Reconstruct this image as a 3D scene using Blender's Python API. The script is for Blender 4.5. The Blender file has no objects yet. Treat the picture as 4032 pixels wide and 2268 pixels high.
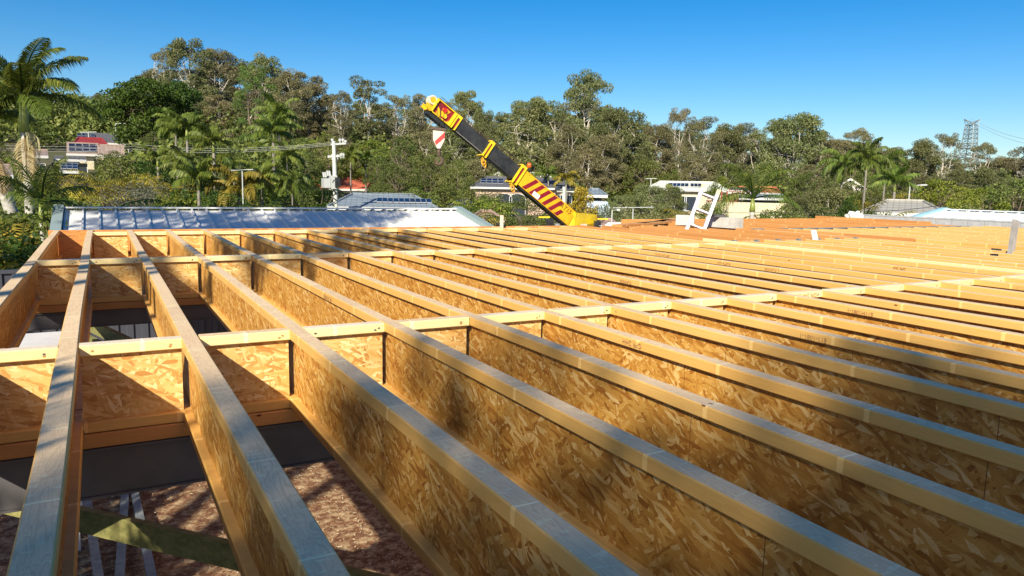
import bpy, math, random
from math import pi, sin, cos, radians, hypot, atan2
from mathutils import Vector as V, Matrix, noise
rnd = random.Random(7)
sc = bpy.context.scene
C = sc.collection
# ------------------------------------------------------------------ camera
CZ = 3.4                       # eye height over the ground
R = Matrix(((0.8751623, -0.48340739, 0.02020512), (0.04832591, 0.12888879, 0.99048084), (-0.48140997, -0.86585505, 0.13615971)))
R = Matrix([list(r) for r in R])
_x = V((R[0][0], R[0][1], R[0][2])).normalized()
_z = V((R[2][0], R[2][1], R[2][2])); _z = (_z - _x * _z.dot(_x)).normalized(); _y = _z.cross(_x)
FPX = 2908.83
cd = bpy.data.cameras.new('camera'); cam = bpy.data.objects.new('camera', cd); C.objects.link(cam)
cam.matrix_world = Matrix(((_x.x, _y.x, _z.x, 0), (_x.y, _y.y, _z.y, 0), (_x.z, _y.z, _z.z, CZ), (0, 0, 0, 1)))
cd.sensor_width = 36; cd.lens = 36 * FPX / 4032; cd.clip_start = 0.05; cd.clip_end = 6000
sc.camera = cam
# ------------------------------------------------------------------ light
SUN = V((-1, -1.09, 0.86)).normalized()
w = bpy.data.worlds.new('World'); sc.world = w; w.use_nodes = True
nt = w.node_tree; bg = nt.nodes['Background']
sky = nt.nodes.new('ShaderNodeTexSky'); sky.sky_type = 'NISHITA'; sky.sun_disc = False
sky.sun_elevation = math.asin(SUN.z); sky.sun_rotation = atan2(SUN.x, SUN.y)
sky.altitude = 1200; sky.air_density = 1.0; sky.dust_density = 1.8; sky.ozone_density = 2.5
hs = nt.nodes.new('ShaderNodeHueSaturation'); hs.inputs['Saturation'].default_value = 1.5; hs.inputs['Hue'].default_value = 0.502; hs.inputs['Value'].default_value = 1.0
nt.links.new(sky.outputs[0], hs.inputs['Color']); nt.links.new(hs.outputs[0], bg.inputs['Color'])
bg.inputs['Strength'].default_value = 0.080
sl = bpy.data.lights.new('sun', 'SUN'); sl.energy = 5.0; sl.angle = radians(0.53); sl.color = (1.0, 0.915, 0.74)
so = bpy.data.objects.new('sun', sl); C.objects.link(so); so.rotation_euler = SUN.to_track_quat('Z', 'Y').to_euler(); so.location = (0, 0, 30)
sc.view_settings.view_transform = 'Standard'; sc.view_settings.look = 'None'; sc.view_settings.exposure = 0.72; sc.view_settings.gamma = 1
try:
    sc.cycles.max_bounces = 6; sc.cycles.diffuse_bounces = 4; sc.cycles.transmission_bounces = 3; sc.cycles.transparent_max_bounces = 4
except Exception: pass
# ------------------------------------------------------------------ placing
def ray(px, py):
    return _x * (px - 2016) + _y * (1134 - py) - _z * FPX
def at(px, py, r):                      # point seen at photo pixel, r metres away over the ground
    d = ray(px, py); return V((0, 0, CZ)) + d * (r / hypot(d.x, d.y))
def onz(px, py, z):
    d = ray(px, py); return V((0, 0, CZ)) + d * ((z - CZ) / d.z)
def onx(px, py, X):
    d = ray(px, py); return V((0, 0, CZ)) + d * (X / d.x)
def ony(px, py, Y):
    d = ray(px, py); return V((0, 0, CZ)) + d * (Y / d.y)
# ------------------------------------------------------------------ mesh builder
class MB:
    def __init__(s): s.v = []; s.f = []; s.m = []; s.t = []
    def poly(s, pts, m=0, t=0.0):
        i = len(s.v); s.v += [tuple(p) for p in pts]; s.f.append(tuple(range(i, i + len(pts)))); s.m.append(m); s.t.append(t)
    def add(s, vs, fs, m=0, t=0.0):
        i = len(s.v); s.v += [tuple(p) for p in vs]
        for f in fs: s.f.append(tuple(i + k for k in f)); s.m.append(m); s.t.append(t)
    def box(s, lo, hi, m=0, M=None, t=0.0):
        (a, b, c), (d, e, f) = lo, hi
        vs = [V(p) for p in ((a,b,c),(d,b,c),(d,e,c),(a,e,c),(a,b,f),(d,b,f),(d,e,f),(a,e,f))]
        if M is not None: vs = [M @ p for p in vs]
        s.add(vs, [(0,3,2,1),(4,5,6,7),(0,1,5,4),(1,2,6,5),(2,3,7,6),(3,0,4,7)], m, t)
    def bar(s, a, b, w, h, m=0, up=V((0,0,1))):      # box from a to b
        a = V(a); b = V(b); d = (b - a).normalized(); sd = d.cross(up)
        if sd.length < 1e-4: sd = d.cross(V((1, 0, 0)))
        sd.normalize(); u = sd.cross(d)
        vs = []
        for p in (a, b):
            for i, j in ((-1,-1),(1,-1),(1,1),(-1,1)): vs.append(p + sd * (i * w / 2) + u * (j * h / 2))
        s.add(vs, [(3,2,1,0),(4,5,6,7),(0,1,5,4),(1,2,6,5),(2,3,7,6),(3,0,4,7)], m)
    def tube(s, pts, rad, n=6, m=0, cap=True, t=0.0):
        pts = [V(p) for p in pts]; k = len(pts)
        if not hasattr(rad, '__len__'): rad = [rad] * k
        base = len(s.v); ref = V((0.31, 0.17, 0.93))
        for i, p in enumerate(pts):
            d = (pts[min(i + 1, k - 1)] - pts[max(i - 1, 0)]).normalized()
            a = d.cross(ref if abs(d.dot(ref)) < 0.95 else V((1, 0, 0))).normalized(); b = d.cross(a)
            for j in range(n):
                q = 2 * pi * j / n; s.v.append(tuple(p + a * (cos(q) * rad[i]) + b * (sin(q) * rad[i])))
        for i in range(k - 1):
            for j in range(n):
                s.f.append((base + i*n + j, base + i*n + (j+1) % n, base + (i+1)*n + (j+1) % n, base + (i+1)*n + j)); s.m.append(m); s.t.append(t)
        if cap:
            s.f.append(tuple(base + j for j in range(n))[::-1]); s.m.append(m); s.t.append(t)
            s.f.append(tuple(base + (k-1)*n + j for j in range(n))); s.m.append(m); s.t.append(t)
    def prism(s, prof, x0, x1, ms, segs=1, wob=None):   # (y,z) profile along x, ms one material per side
        n = len(prof); base = len(s.v)
        for i in range(segs + 1):
            x = x0 + (x1 - x0) * i / segs; dy, dz = wob(x) if wob else (0, 0)
            for (y, z) in prof: s.v.append((x, y + dy, z + dz))
        for i in range(segs):
            for j in range(n):
                s.f.append((base + i*n + j, base + (i+1)*n + j, base + (i+1)*n + (j+1) % n, base + i*n + (j+1) % n)); s.m.append(ms[j]); s.t.append(0)
        s.f.append(tuple(base + j for j in range(n))); s.m.append(ms[0]); s.t.append(0)
        s.f.append(tuple(base + segs*n + j for j in range(n))[::-1]); s.m.append(ms[0]); s.t.append(0)
    def mesh(s, name, mats, smooth=False, tint=False):
        me = bpy.data.meshes.new(name); me.from_pydata(s.v, [], s.f)
        for m in mats: me.materials.append(m)
        me.polygons.foreach_set('material_index', s.m)
        if smooth: me.polygons.foreach_set('use_smooth', [True] * len(s.f))
        if tint:
            a = me.attributes.new('tint', 'FLOAT', 'FACE'); a.data.foreach_set('value', s.t)
        me.update(); return me
    def build(s, name, mats, parent=None, smooth=False, tint=False):
        if not isinstance(mats, (list, tuple)): mats = [mats]
        return link(name, s.mesh(name, mats, smooth, tint), parent)
def link(name, me, parent=None):
    o = bpy.data.objects.new(name, me); C.objects.link(o)
    if parent is not None: o.parent = parent
    return o
def tag(o, label=None, cat=None, group=None, kind=None):
    if label: o['label'] = label
    if cat: o['category'] = cat
    if group: o['group'] = group
    if kind: o['kind'] = kind
    return o
def thing(name, label, cat, loc=(0, 0, 0), rz=0, group=None, rot=None):
    o = bpy.data.objects.new(name, None); o.empty_display_size = 0.1; C.objects.link(o); o.location = loc
    o.rotation_euler = rot if rot else (0, 0, rz)
    return tag(o, label, cat, group)
def kids(o): return [c for c in C.objects if c.parent == o]
def fix_normals(me):
    pass
# ------------------------------------------------------------------ materials
def mat(name, col=(.5,.5,.5), rough=.6, metal=0.0, spec=None):
    m = bpy.data.materials.new(name); m.use_nodes = True
    b = m.node_tree.nodes['Principled BSDF']; b.inputs['Base Color'].default_value = (*col, 1); b.inputs['Roughness'].default_value = rough; b.inputs['Metallic'].default_value = metal
    if spec is not None: b.inputs['Specular IOR Level'].default_value = spec
    return m
class N:                                   # tiny node helper
    def __init__(s, m): s.t = m.node_tree; s.b = s.t.nodes['Principled BSDF']
    def n(s, k, **kw):
        x = s.t.nodes.new(k)
        for a, v in kw.items(): setattr(x, a, v)
        return x
    def L(s, a, b): s.t.links.new(a, b)
    def coord(s, which='Object', rand=0.0, scale=(1, 1, 1), rot=(0, 0, 0)):
        c = s.n('ShaderNodeTexCoord'); o = c.outputs[which]
        if rand:
            oi = s.n('ShaderNodeObjectInfo'); mm = s.n('ShaderNodeMath', operation='MULTIPLY'); mm.inputs[1].default_value = rand
            s.L(oi.outputs['Random'], mm.inputs[0]); va = s.n('ShaderNodeVectorMath', operation='ADD'); s.L(o, va.inputs[0]); s.L(mm.outputs[0], va.inputs[1]); o = va.outputs[0]
        mp = s.n('ShaderNodeMapping'); mp.inputs['Scale'].default_value = scale; mp.inputs['Rotation'].default_value = rot; s.L(o, mp.inputs['Vector']); return mp.outputs[0]
    def noise(s, v, scale, detail=3, rough=.55, dist=0.0, out='Fac'):
        x = s.n('ShaderNodeTexNoise'); x.inputs['Scale'].default_value = scale; x.inputs['Detail'].default_value = detail; x.inputs['Roughness'].default_value = rough; x.inputs['Distortion'].default_value = dist; s.L(v, x.inputs['Vector']); return x.outputs[out]
    def voro(s, v, scale, feature='F1', dims='3D', rnd=1.0):
        x = s.n('ShaderNodeTexVoronoi', feature=feature, voronoi_dimensions=dims); x.inputs['Scale'].default_value = scale; x.inputs['Randomness'].default_value = rnd; s.L(v, x.inputs['Vector']); return x
    def ramp(s, v, stops, interp='LINEAR'):
        x = s.n('ShaderNodeValToRGB'); x.color_ramp.interpolation = interp; e = x.color_ramp.elements
        while len(e) < len(stops): e.new(.5)
        for k, (p, c) in enumerate(stops):
            e[k].position = p; e[k].color = (*c, 1) if len(c) == 3 else c
        s.L(v, x.inputs[0]); return x.outputs[0]
    def mix(s, f, a, b, mode='MIX'):
        x = s.n('ShaderNodeMix', data_type='RGBA', blend_type=mode)
        for sock, v in ((x.inputs[0], f), (x.inputs[6], a), (x.inputs[7], b)):
            if hasattr(v, 'type') or hasattr(v, 'links'): s.L(v, sock)
            elif isinstance(v, (int, float)): sock.default_value = v
            else: sock.default_value = (*v, 1)
        return x.outputs[2]
    def math(s, op, a, b=None, c=None):
        x = s.n('ShaderNodeMath', operation=op)
        for k, v in enumerate((a, b, c)):
            if v is None: continue
            if isinstance(v, (int, float)): x.inputs[k].default_value = v
            else: s.L(v, x.inputs[k])
        return x.outputs[0]
    def sep(s, v):
        x = s.n('ShaderNodeSeparateXYZ'); s.L(v, x.inputs[0]); return x.outputs
    def comb(s, a, b, c):
        x = s.n('ShaderNodeCombineXYZ')
        for k, v in enumerate((a, b, c)):
            if isinstance(v, (int, float)): x.inputs[k].default_value = v
            else: s.L(v, x.inputs[k])
        return x.outputs[0]
    def bump(s, h, strength=.3, dist=.01):
        x = s.n('ShaderNodeBump'); x.inputs['Strength'].default_value = strength; x.inputs['Distance'].default_value = dist; s.L(h, x.inputs['Height']); s.L(x.outputs[0], s.b.inputs['Normal'])
    def base(s, c): s.L(c, s.b.inputs['Base Color'])

def mat_osb(name, pal, ang0=0.0, joints=True):
    m = mat(name, rough=.55); k = N(m)
    v = k.coord('Object', rand=37.0); x, y, z = k.sep(v)
    p = k.comb(x, z, 0.0)
    wob = k.noise(p, 16, 2, out='Color')
    va = k.n('ShaderNodeVectorMath', operation='MULTIPLY_ADD'); k.L(wob, va.inputs[0]); va.inputs[1].default_value = (.016, .016, 0); k.L(p, va.inputs[2]); p = va.outputs[0]
    top = None; layers = []
    for i, (a, off) in enumerate(((0.25, 1.0), (1.15, 5.0), (-0.65, 9.0), (1.9, 13.0), (0.75, 17.0), (2.5, 21.0), (-.2, 25.0))):
        mp = k.n('ShaderNodeMapping'); mp.inputs['Rotation'].default_value = (0, 0, a + ang0); mp.inputs['Location'].default_value = (off, off * 1.7, 0); k.L(p, mp.inputs['Vector'])
        m2 = k.n('ShaderNodeMapping'); m2.inputs['Scale'].default_value = (15, 78, 1); k.L(mp.outputs[0], m2.inputs['Vector'])
        vo = k.voro(m2.outputs[0], 1.0, dims='2D')
        cr = k.n('ShaderNodeSeparateColor'); k.L(vo.outputs['Color'], cr.inputs[0])
        m3 = k.n('ShaderNodeMapping'); m3.inputs['Scale'].default_value = (.35, 2.6, 1); k.L(m2.outputs[0], m3.inputs['Vector']); g = k.noise(m3.outputs[0], 2.2, 4, .65)
        layers.append((cr.outputs[0], k.math('ADD', cr.outputs[1], k.math('MULTIPLY', k.math('SUBTRACT', g, .5), .9))))
    val = layers[0][1]; key = layers[0][0]
    for (rk, vv) in layers[1:]:
        gt = k.math('GREATER_THAN', rk, .70)
        val = k.math('ADD', k.math('MULTIPLY', vv, gt), k.math('MULTIPLY', val, k.math('SUBTRACT', 1.0, gt)))
        key = k.math('ADD', k.math('MULTIPLY', rk, gt), k.math('MULTIPLY', key, k.math('SUBTRACT', 1.0, gt)))
    fine = k.noise(p, 260, 2)
    val2 = k.math('ADD', val, k.math('MULTIPLY', k.math('SUBTRACT', fine, .5), .25))
    col = k.ramp(val2, pal)
    mc = k.n('ShaderNodeMapping'); mc.inputs['Rotation'].default_value = (0, 0, .5 + ang0); mc.inputs['Scale'].default_value = (9, 60, 1); k.L(p, mc.inputs['Vector'])
    ck = k.math('GREATER_THAN', k.noise(mc.outputs[0], 1.6, 3, .6), .655); col = k.mix(k.math('MULTIPLY', ck, .55), col, pal[0][1])
    big = k.noise(p, 5.0, 2)
    col = k.mix(k.math('MULTIPLY', big, .55), col, (pal[1][1][0] * .8, pal[1][1][1] * .72, pal[1][1][2] * .6), 'MIX')
    if joints:
        fr = k.math('ABSOLUTE', k.math('SUBTRACT', k.math('FRACT', k.math('MULTIPLY', x, 1 / 1.22)), .5))
        ln = k.math('LESS_THAN', fr, .0010)
        col = k.mix(ln, col, (.12, .05, .02))
    k.base(col); k.bump(k.math('ADD', key, fine), .35, .004); return m
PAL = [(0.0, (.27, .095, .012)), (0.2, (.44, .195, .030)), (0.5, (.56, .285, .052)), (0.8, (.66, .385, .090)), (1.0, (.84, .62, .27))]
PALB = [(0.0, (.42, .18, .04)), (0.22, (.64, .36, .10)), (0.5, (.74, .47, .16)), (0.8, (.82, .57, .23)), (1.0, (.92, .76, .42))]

def mat_pine(name, a, b, dark, top=False, rough=.5, seg=1.7):
    m = mat(name, rough=.65 if top else rough, spec=.3 if top else .35); k = N(m)
    v = k.coord('Object', rand=53.0); x, y, z = k.sep(v)
    across = y if top else z
    p = k.comb(x, k.math('ADD', across, k.math('MULTIPLY', y if not top else z, .31)), 0.0)
    v1 = k.n('ShaderNodeTexVoronoi', voronoi_dimensions='1D'); v1.inputs['Scale'].default_value = seg; k.L(x, v1.inputs['W'])
    sc_ = k.n('ShaderNodeSeparateColor'); k.L(v1.outputs['Color'], sc_.inputs[0]); sr = sc_.outputs[0]
    v2 = k.n('ShaderNodeTexVoronoi', voronoi_dimensions='1D', feature='DISTANCE_TO_EDGE'); v2.inputs['Scale'].default_value = seg; k.L(x, v2.inputs['W'])
    q = k.comb(k.math('ADD', k.math('MULTIPLY', x, 2.0), k.math('MULTIPLY', sr, 40.0)), k.math('MULTIPLY', across, 60.0), 0.0)
    wv = k.noise(q, 1.0, 4, .6, 1.2)
    rings = k.math('FRACT', k.math('MULTIPLY', wv, 9.0))
    col = k.mix(sr, a, b)
    col = k.mix(k.math('MULTIPLY', rings, .30), col, dark)
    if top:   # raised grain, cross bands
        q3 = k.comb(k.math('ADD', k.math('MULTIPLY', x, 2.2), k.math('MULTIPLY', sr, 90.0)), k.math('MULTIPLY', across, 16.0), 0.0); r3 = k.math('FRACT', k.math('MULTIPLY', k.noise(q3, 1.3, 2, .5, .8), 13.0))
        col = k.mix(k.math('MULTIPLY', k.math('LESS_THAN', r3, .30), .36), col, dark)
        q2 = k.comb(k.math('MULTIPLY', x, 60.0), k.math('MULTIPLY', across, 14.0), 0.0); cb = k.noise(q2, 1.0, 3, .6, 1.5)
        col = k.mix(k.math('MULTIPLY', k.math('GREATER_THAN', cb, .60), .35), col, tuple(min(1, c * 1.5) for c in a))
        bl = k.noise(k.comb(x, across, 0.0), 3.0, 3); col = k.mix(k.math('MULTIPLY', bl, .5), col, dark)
    else:
        dr = k.noise(k.comb(k.math('MULTIPLY', x, 1.0), k.math('MULTIPLY', across, 14.0), 0.0), 5.0, 3); col = k.mix(k.math('MULTIPLY', dr, .22), col, dark)
    fj = k.math('LESS_THAN', v2.outputs['Distance'], .006 if top else .016)
    col = k.mix(k.math('MULTIPLY', fj, .55), col, tuple(min(1, c * 1.25 + .06) for c in a))
    kv = k.voro(k.comb(k.math('MULTIPLY', x, 1.0), k.math('MULTIPLY', across, 2.2), k.math('MULTIPLY', sr, 3.0)), 3.3)
    kd = kv.outputs['Distance']
    col = k.mix(k.ramp(kd, [(0.0, (1, 1, 1)), (.028, (1, 1, 1)), (.05, (0, 0, 0)), (1.0, (0, 0, 0))]), col, (dark[0] * .35, dark[1] * .28, dark[2] * .25))
    k.base(col); k.bump(k.math('ADD', wv, k.math('MULTIPLY', kd, -.3)), .22, .003); return m
M = {}
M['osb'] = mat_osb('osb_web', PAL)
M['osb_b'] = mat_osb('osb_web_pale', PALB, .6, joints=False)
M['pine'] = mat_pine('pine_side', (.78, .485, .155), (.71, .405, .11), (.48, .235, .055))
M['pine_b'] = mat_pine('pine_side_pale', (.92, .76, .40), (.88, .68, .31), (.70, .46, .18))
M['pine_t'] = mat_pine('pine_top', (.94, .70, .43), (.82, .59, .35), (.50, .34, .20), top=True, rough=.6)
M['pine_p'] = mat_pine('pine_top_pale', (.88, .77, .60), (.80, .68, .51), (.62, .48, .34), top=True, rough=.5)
M['lvl'] = mat_pine('lvl_side', (.68, .34, .11), (.56, .25, .07), (.36, .13, .035), seg=.8)
M['lvl_t'] = mat_pine('lvl_top', (.70, .42, .17), (.62, .34, .12), (.42, .19, .06), seg=.8, top=True)
def mat_ply():
    m = mat('plywood_rim', rough=.5); k = N(m); v = k.coord('Object', rand=9.0, scale=(1.2, 1, 6)); n1 = k.noise(v, 2.4, 4, .6, 1.8)
    k.base(k.ramp(k.math('FRACT', k.math('MULTIPLY', n1, 5.0)), [(0, (.52, .20, .05)), (.6, (.60, .27, .075)), (1, (.36, .12, .03))])); return m
M['ply'] = mat_ply()
def mat_treated():
    m = mat('treated_pine', rough=.8); k = N(m); v = k.coord('Object', rand=5.0, scale=(2, 30, 30)); n1 = k.noise(v, 1.0, 4, .6, .8)
    k.base(k.ramp(n1, [(.3, (.12, .12, .035)), (.5, (.20, .19, .06)), (.7, (.28, .25, .09))])); return m
M['treated'] = mat_treated()
def mat_noisy(name, a, b, scale=6, rough=.6, metal=0, detail=4, bump=0, vs=(1, 1, 1), which='Object', spec=None):
    m = mat(name, rough=rough, metal=metal, spec=spec); k = N(m); v = k.coord(which, scale=vs); n1 = k.noise(v, scale, detail, .6)
    k.base(k.ramp(n1, [(.3, a), (.7, b)]))
    if bump: k.bump(n1, bump, .02)
    return m
M['steel_dark'] = mat_noisy('dark_steel', (.085, .080, .086), (.12, .112, .115), 5, .5)
M['galv'] = mat_noisy('galvanised_steel', (.16, .19, .195), (.30, .33, .335), 12, .55, .3)
M['white_paint'] = mat_noisy('white_paint', (.62, .63, .66), (.75, .76, .78), 4, .45)
M['concrete'] = mat_noisy('concrete', (.40, .385, .35), (.56, .54, .50), 7, .85, bump=.3)
M['block'] = mat_noisy('grey_blockwork', (.34, .345, .35), (.46, .465, .47), 9, .85, bump=.3)
M['mortar'] = mat('mortar', (.26, .26, .26), .9)
M['post_grey'] = mat_noisy('weathered_grey', (.22, .205, .19), (.34, .32, .30), 14, .85, bump=.3, vs=(1, 1, .4))
M['ink'] = mat('stamp_ink', (.42, .23, .08), .7)
# ------------------------------------------------------------------ terrain
_R = [0, 35, 60, 90, 120, 160, 250, 400, 700, 4000]
_T = [(-12, [0, 0, 2.5, 5, 10, 13, 16, 14, 10, 6]), (12, [0, 0, 2, 4.5, 8.5, 12, 15, 14, 10, 6]), (28, [0, 0, 0, .5, 3, 7, 10, 10, 8, 6]),
      (45, [0, 0, 0, 1, 2, 4, 6, 8, 8, 6]), (62, [0, 0, 0, .5, 1, 2, 4, 7, 8, 6]), (110, [0, 0, 0, 0, 0, 0, 2, 4, 6, 6])]
def interp(xs, ys, x):
    if x <= xs[0]: return ys[0]
    for i in range(1, len(xs)):
        if x <= xs[i]:
            t = (x - xs[i-1]) / (xs[i] - xs[i-1]); return ys[i-1] * (1 - t) + ys[i] * t
    return ys[-1]
def tz(x, y):
    r = hypot(x, y); az = math.degrees(atan2(x, y))
    if az > 110: az = 110 if az < 180 else -12
    if az < -12: az = -12
    return interp([a for a, _ in _T], [interp(_R, t, r) for _, t in _T], az)
g = MB(); NA = 180; rings = [0.5, 6, 14, 25, 35, 45, 60, 75, 90, 105, 120, 140, 160, 200, 250, 320, 400, 550, 700, 1200, 2200, 4000]
for r in rings:
    for i in range(NA):
        a = 2 * pi * i / NA; x, y = sin(a) * r, cos(a) * r; g.v.append((x, y, tz(x, y)))
for k in range(len(rings) - 1):
    for i in range(NA):
        j = (i + 1) % NA; g.f.append((k*NA + i, (k+1)*NA + i, (k+1)*NA + j, k*NA + j)); g.m.append(0); g.t.append(0)
g.f.append(tuple(range(NA))); g.m.append(0); g.t.append(0)
m_ground = mat('ground', rough=.95); k = N(m_ground); v = k.coord('Object'); n1 = k.noise(v, .15, 5); n2 = k.noise(v, 3.0, 4)
k.base(k.mix(n2, k.ramp(n1, [(.35, (.075, .085, .030)), (.6, (.13, .105, .055))]), (.06, .06, .025)))
tag(g.build('ground', m_ground, smooth=True), kind='structure')
# bare earth of the building plot
m_dirt = mat('bare_earth', rough=.95); k = N(m_dirt); v = k.coord('Object'); n1 = k.noise(v, 9, 6, .7); n2 = k.noise(v, 70, 4, .7); n3 = k.noise(v, 1.2, 3)
c1 = k.ramp(n1, [(.3, (.10, .034, .013)), (.46, (.24, .105, .045)), (.66, (.68, .50, .29))])
k.base(k.mix(k.ramp(n2, [(.57, (0, 0, 0)), (.70, (1, 1, 1))]), c1, (.68, .50, .33))); k.bump(k.math('ADD', n1, k.math('MULTIPLY', n2, .6)), .9, .05)
g = MB(); nx, ny = 44, 34
for j in range(ny + 1):
    for i in range(nx + 1):
        x = -4 + 24 * i / nx; y = -4 + 17.5 * j / ny; g.v.append((x, y, .006 + .05 * max(0, noise.noise(V((x * .9, y * .9, 0))))))
for j in range(ny):
    for i in range(nx):
        a = j * (nx + 1) + i; g.f.append((a, a + 1, a + nx + 2, a + nx + 1)); g.m.append(0); g.t.append(0)
tag(g.build('earth', m_dirt, smooth=True), kind='structure')
g = MB()                                    # mulch chips and straw lying on the earth, too many to count
for _ in range(11000):
    x = rnd.uniform(-1.2, 4.0); y = rnd.uniform(3.5, 10.5); z = .02 + .05 * max(0, noise.noise(V((x * .9, y * .9, 0)))); a = rnd.uniform(0, pi); l = rnd.uniform(.008, .026); ww = rnd.uniform(.002, .006)
    d = V((cos(a), sin(a), rnd.uniform(-.2, .2))) * l; s_ = V((-sin(a), cos(a), rnd.uniform(-.5, .5))) * ww; p = V((x, y, z)); g.poly([p - d, p - s_, p + d, p + s_], rnd.choice((0, 0, 1) if x < .9 or x > 2.3 else (1, 1, 1, 0)))  # pale straw crowded into one band, painting it as sunlit earth
tag(g.build('mulch', [mat('chip_brown', (.26, .15, .08), .9), mat('chip_straw', (.66, .55, .36), .9)]), 'small bark chips and straw scattered over the red earth, paler along a painted sunlit band', 'mulch', kind='stuff')
# ------------------------------------------------------------------ floor frame
TOP = CZ - 0.669; DEP = 0.365; FW = 0.07; FH = 0.045
ORD = ['', 'first', 'second', 'third', 'fourth', 'fifth', 'sixth', 'seventh', 'eighth', 'ninth', 'tenth', 'eleventh', 'twelfth', 'thirteenth', 'fourteenth', 'fifteenth', 'sixteenth', 'seventeenth', 'eighteenth', 'nineteenth', 'twentieth', 'twenty-first', 'twenty-second', 'twenty-third', 'twenty-fourth', 'twenty-fifth', 'twenty-sixth', 'twenty-seventh', 'twenty-eighth', 'twenty-ninth', 'thirtieth']
def flange_prof(w_, z0, z1, c=.004):
    return [(-w_/2, z0 + c), (-w_/2, z1 - c), (-w_/2 + c, z1), (w_/2 - c, z1), (w_/2, z1 - c), (w_/2, z0 + c), (w_/2 - c, z0), (-w_/2 + c, z0)]
FM = [0, 0, 1, 0, 0, 0, 0, 0]
def ijoist(root, L_, web=True, mats=('pine', 'pine_t', 'osb'), seg=10, top_m=None, seed=0, cuts=None):
    rr = random.Random(seed); ph = rr.uniform(0, 9); am = .004 if L_ > 1 else 0
    wob = lambda x: (am * sin(x * 1.3 + ph), am * sin(x * .9 + ph * 2)) if am else (0, 0)
    s, t = M[mats[0]], M[top_m or mats[1]]
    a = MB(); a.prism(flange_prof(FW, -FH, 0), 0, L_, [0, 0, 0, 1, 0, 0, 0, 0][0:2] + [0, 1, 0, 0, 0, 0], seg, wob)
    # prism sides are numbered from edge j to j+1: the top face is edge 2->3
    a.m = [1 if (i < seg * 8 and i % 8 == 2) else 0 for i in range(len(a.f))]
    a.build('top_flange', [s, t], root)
    if web:
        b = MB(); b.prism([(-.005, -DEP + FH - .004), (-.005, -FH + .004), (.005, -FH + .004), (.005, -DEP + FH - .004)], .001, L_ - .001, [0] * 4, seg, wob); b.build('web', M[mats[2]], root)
        c = MB(); c.prism(flange_prof(FW, -DEP, -DEP + FH), 0, L_, [0] * 8, seg, wob); c.build('bottom_flange', [M['pine'], M['pine']], root)
def stamp(txt, parent, loc, rot, size, m):
    cu = bpy.data.curves.new('t', 'FONT'); cu.body = txt; cu.size = size; cu.align_x = 'CENTER'; cu.align_y = 'CENTER'; cu.resolution_u = 2; cu.extrude = .0003
    tmp = bpy.data.objects.new('t', cu); C.objects.link(tmp); dg = bpy.context.evaluated_depsgraph_get(); me = bpy.data.meshes.new_from_object(tmp.evaluated_get(dg)); bpy.data.objects.remove(tmp)
    me.materials.clear(); me.materials.append(m); o = link('lettering', me, parent); o.location = loc; o.rotation_euler = rot; return o
joists = []; JX = []
Y0, Y1 = -.9, 10.96
for k_ in range(18):
    xl = -.547 if k_ == 0 else (-.176 + .45 * (k_ - 1) if k_ < 17 else -.176 + .45 * 16 + (.0))
    if k_ == 17: xl = 7.024
    JX.append(xl + FW / 2)
JX = JX[:18]
JX = [-.547 + .035] + [-.176 + .035 + .45 * i for i in range(17)]
for i, xc in enumerate(JX):
    lab = '%s long I-joist counted from the left edge of the floor frame' % ORD[i + 1]
    if i == 0: lab = 'outermost left I-joist of the floor frame, running beside the palms'
    r_ = thing('floor_joist', lab, 'floor joist', (xc, Y0, TOP + .0015 * sin(i * 2.1)), pi / 2, 'long I-joists of the near floor frame')
    ijoist(r_, Y1 - Y0, seg=24, seed=i); joists.append(r_)
# the joist copies run along local x -> world y ; local y -> world -x : left faces are local +y
STEXT = [(4, 'LVL FLANGES', 4.4), (7, 'E11-1081-1', 3.0), (6, 'GPR 2HH', 2.6), (8, 'E11-1081-1', 2.35), (9, 'FLANGES', 4.4), (10, 'E11H1081-1', 2.75), (13, 'GPR 2HH E2 H2', 6.1), (13, 'LVL FLANGES', 4.6), (13, 'AUSTRALIA', 5.2), (15, 'E11H1081-1', 3.0), (16, 'GPR 2HH', 4.3)]
for (ji, tx, yy) in STEXT:
    stamp(tx, joists[ji], (yy - Y0, FW / 2 + .0035, -FH / 2), (-pi / 2, 0, 0), .034, M["ink"])
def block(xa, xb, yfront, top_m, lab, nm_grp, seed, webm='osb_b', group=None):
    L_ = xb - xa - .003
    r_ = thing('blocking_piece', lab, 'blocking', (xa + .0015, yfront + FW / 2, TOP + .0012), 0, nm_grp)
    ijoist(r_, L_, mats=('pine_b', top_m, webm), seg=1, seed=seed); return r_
ROWS = [('nearest', 3.365, 0, 17), ('second', 7.005, 0, 17), ('farthest', 10.52, 1, 15)]
PALE = {0: (0, 1, 3, 5, 7, 8, 9, 11, 13, 14, 16), 1: (), 2: ()}
blocks = {}
for ri, (nm, yf, b0, b1) in enumerate(ROWS):
    for b_ in range(b0, b1):
        st = (.03 if (ri == 2 and b_ % 2) else 0) + rnd.uniform(-.006, .006)
        blocks[ri, b_] = block(JX[b_] + FW / 2, JX[b_ + 1] - FW / 2, yf + st, 'pine_p' if b_ in PALE[ri] or ri == 1 and b_ % 2 else 'pine_t',
              'blocking piece of the %s cross row between the %s and %s joists from left' % (nm, ORD[b_ + 1], ORD[b_ + 2]), 'blocking pieces of the %s cross row' % nm, ri * 30 + b_)
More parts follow.
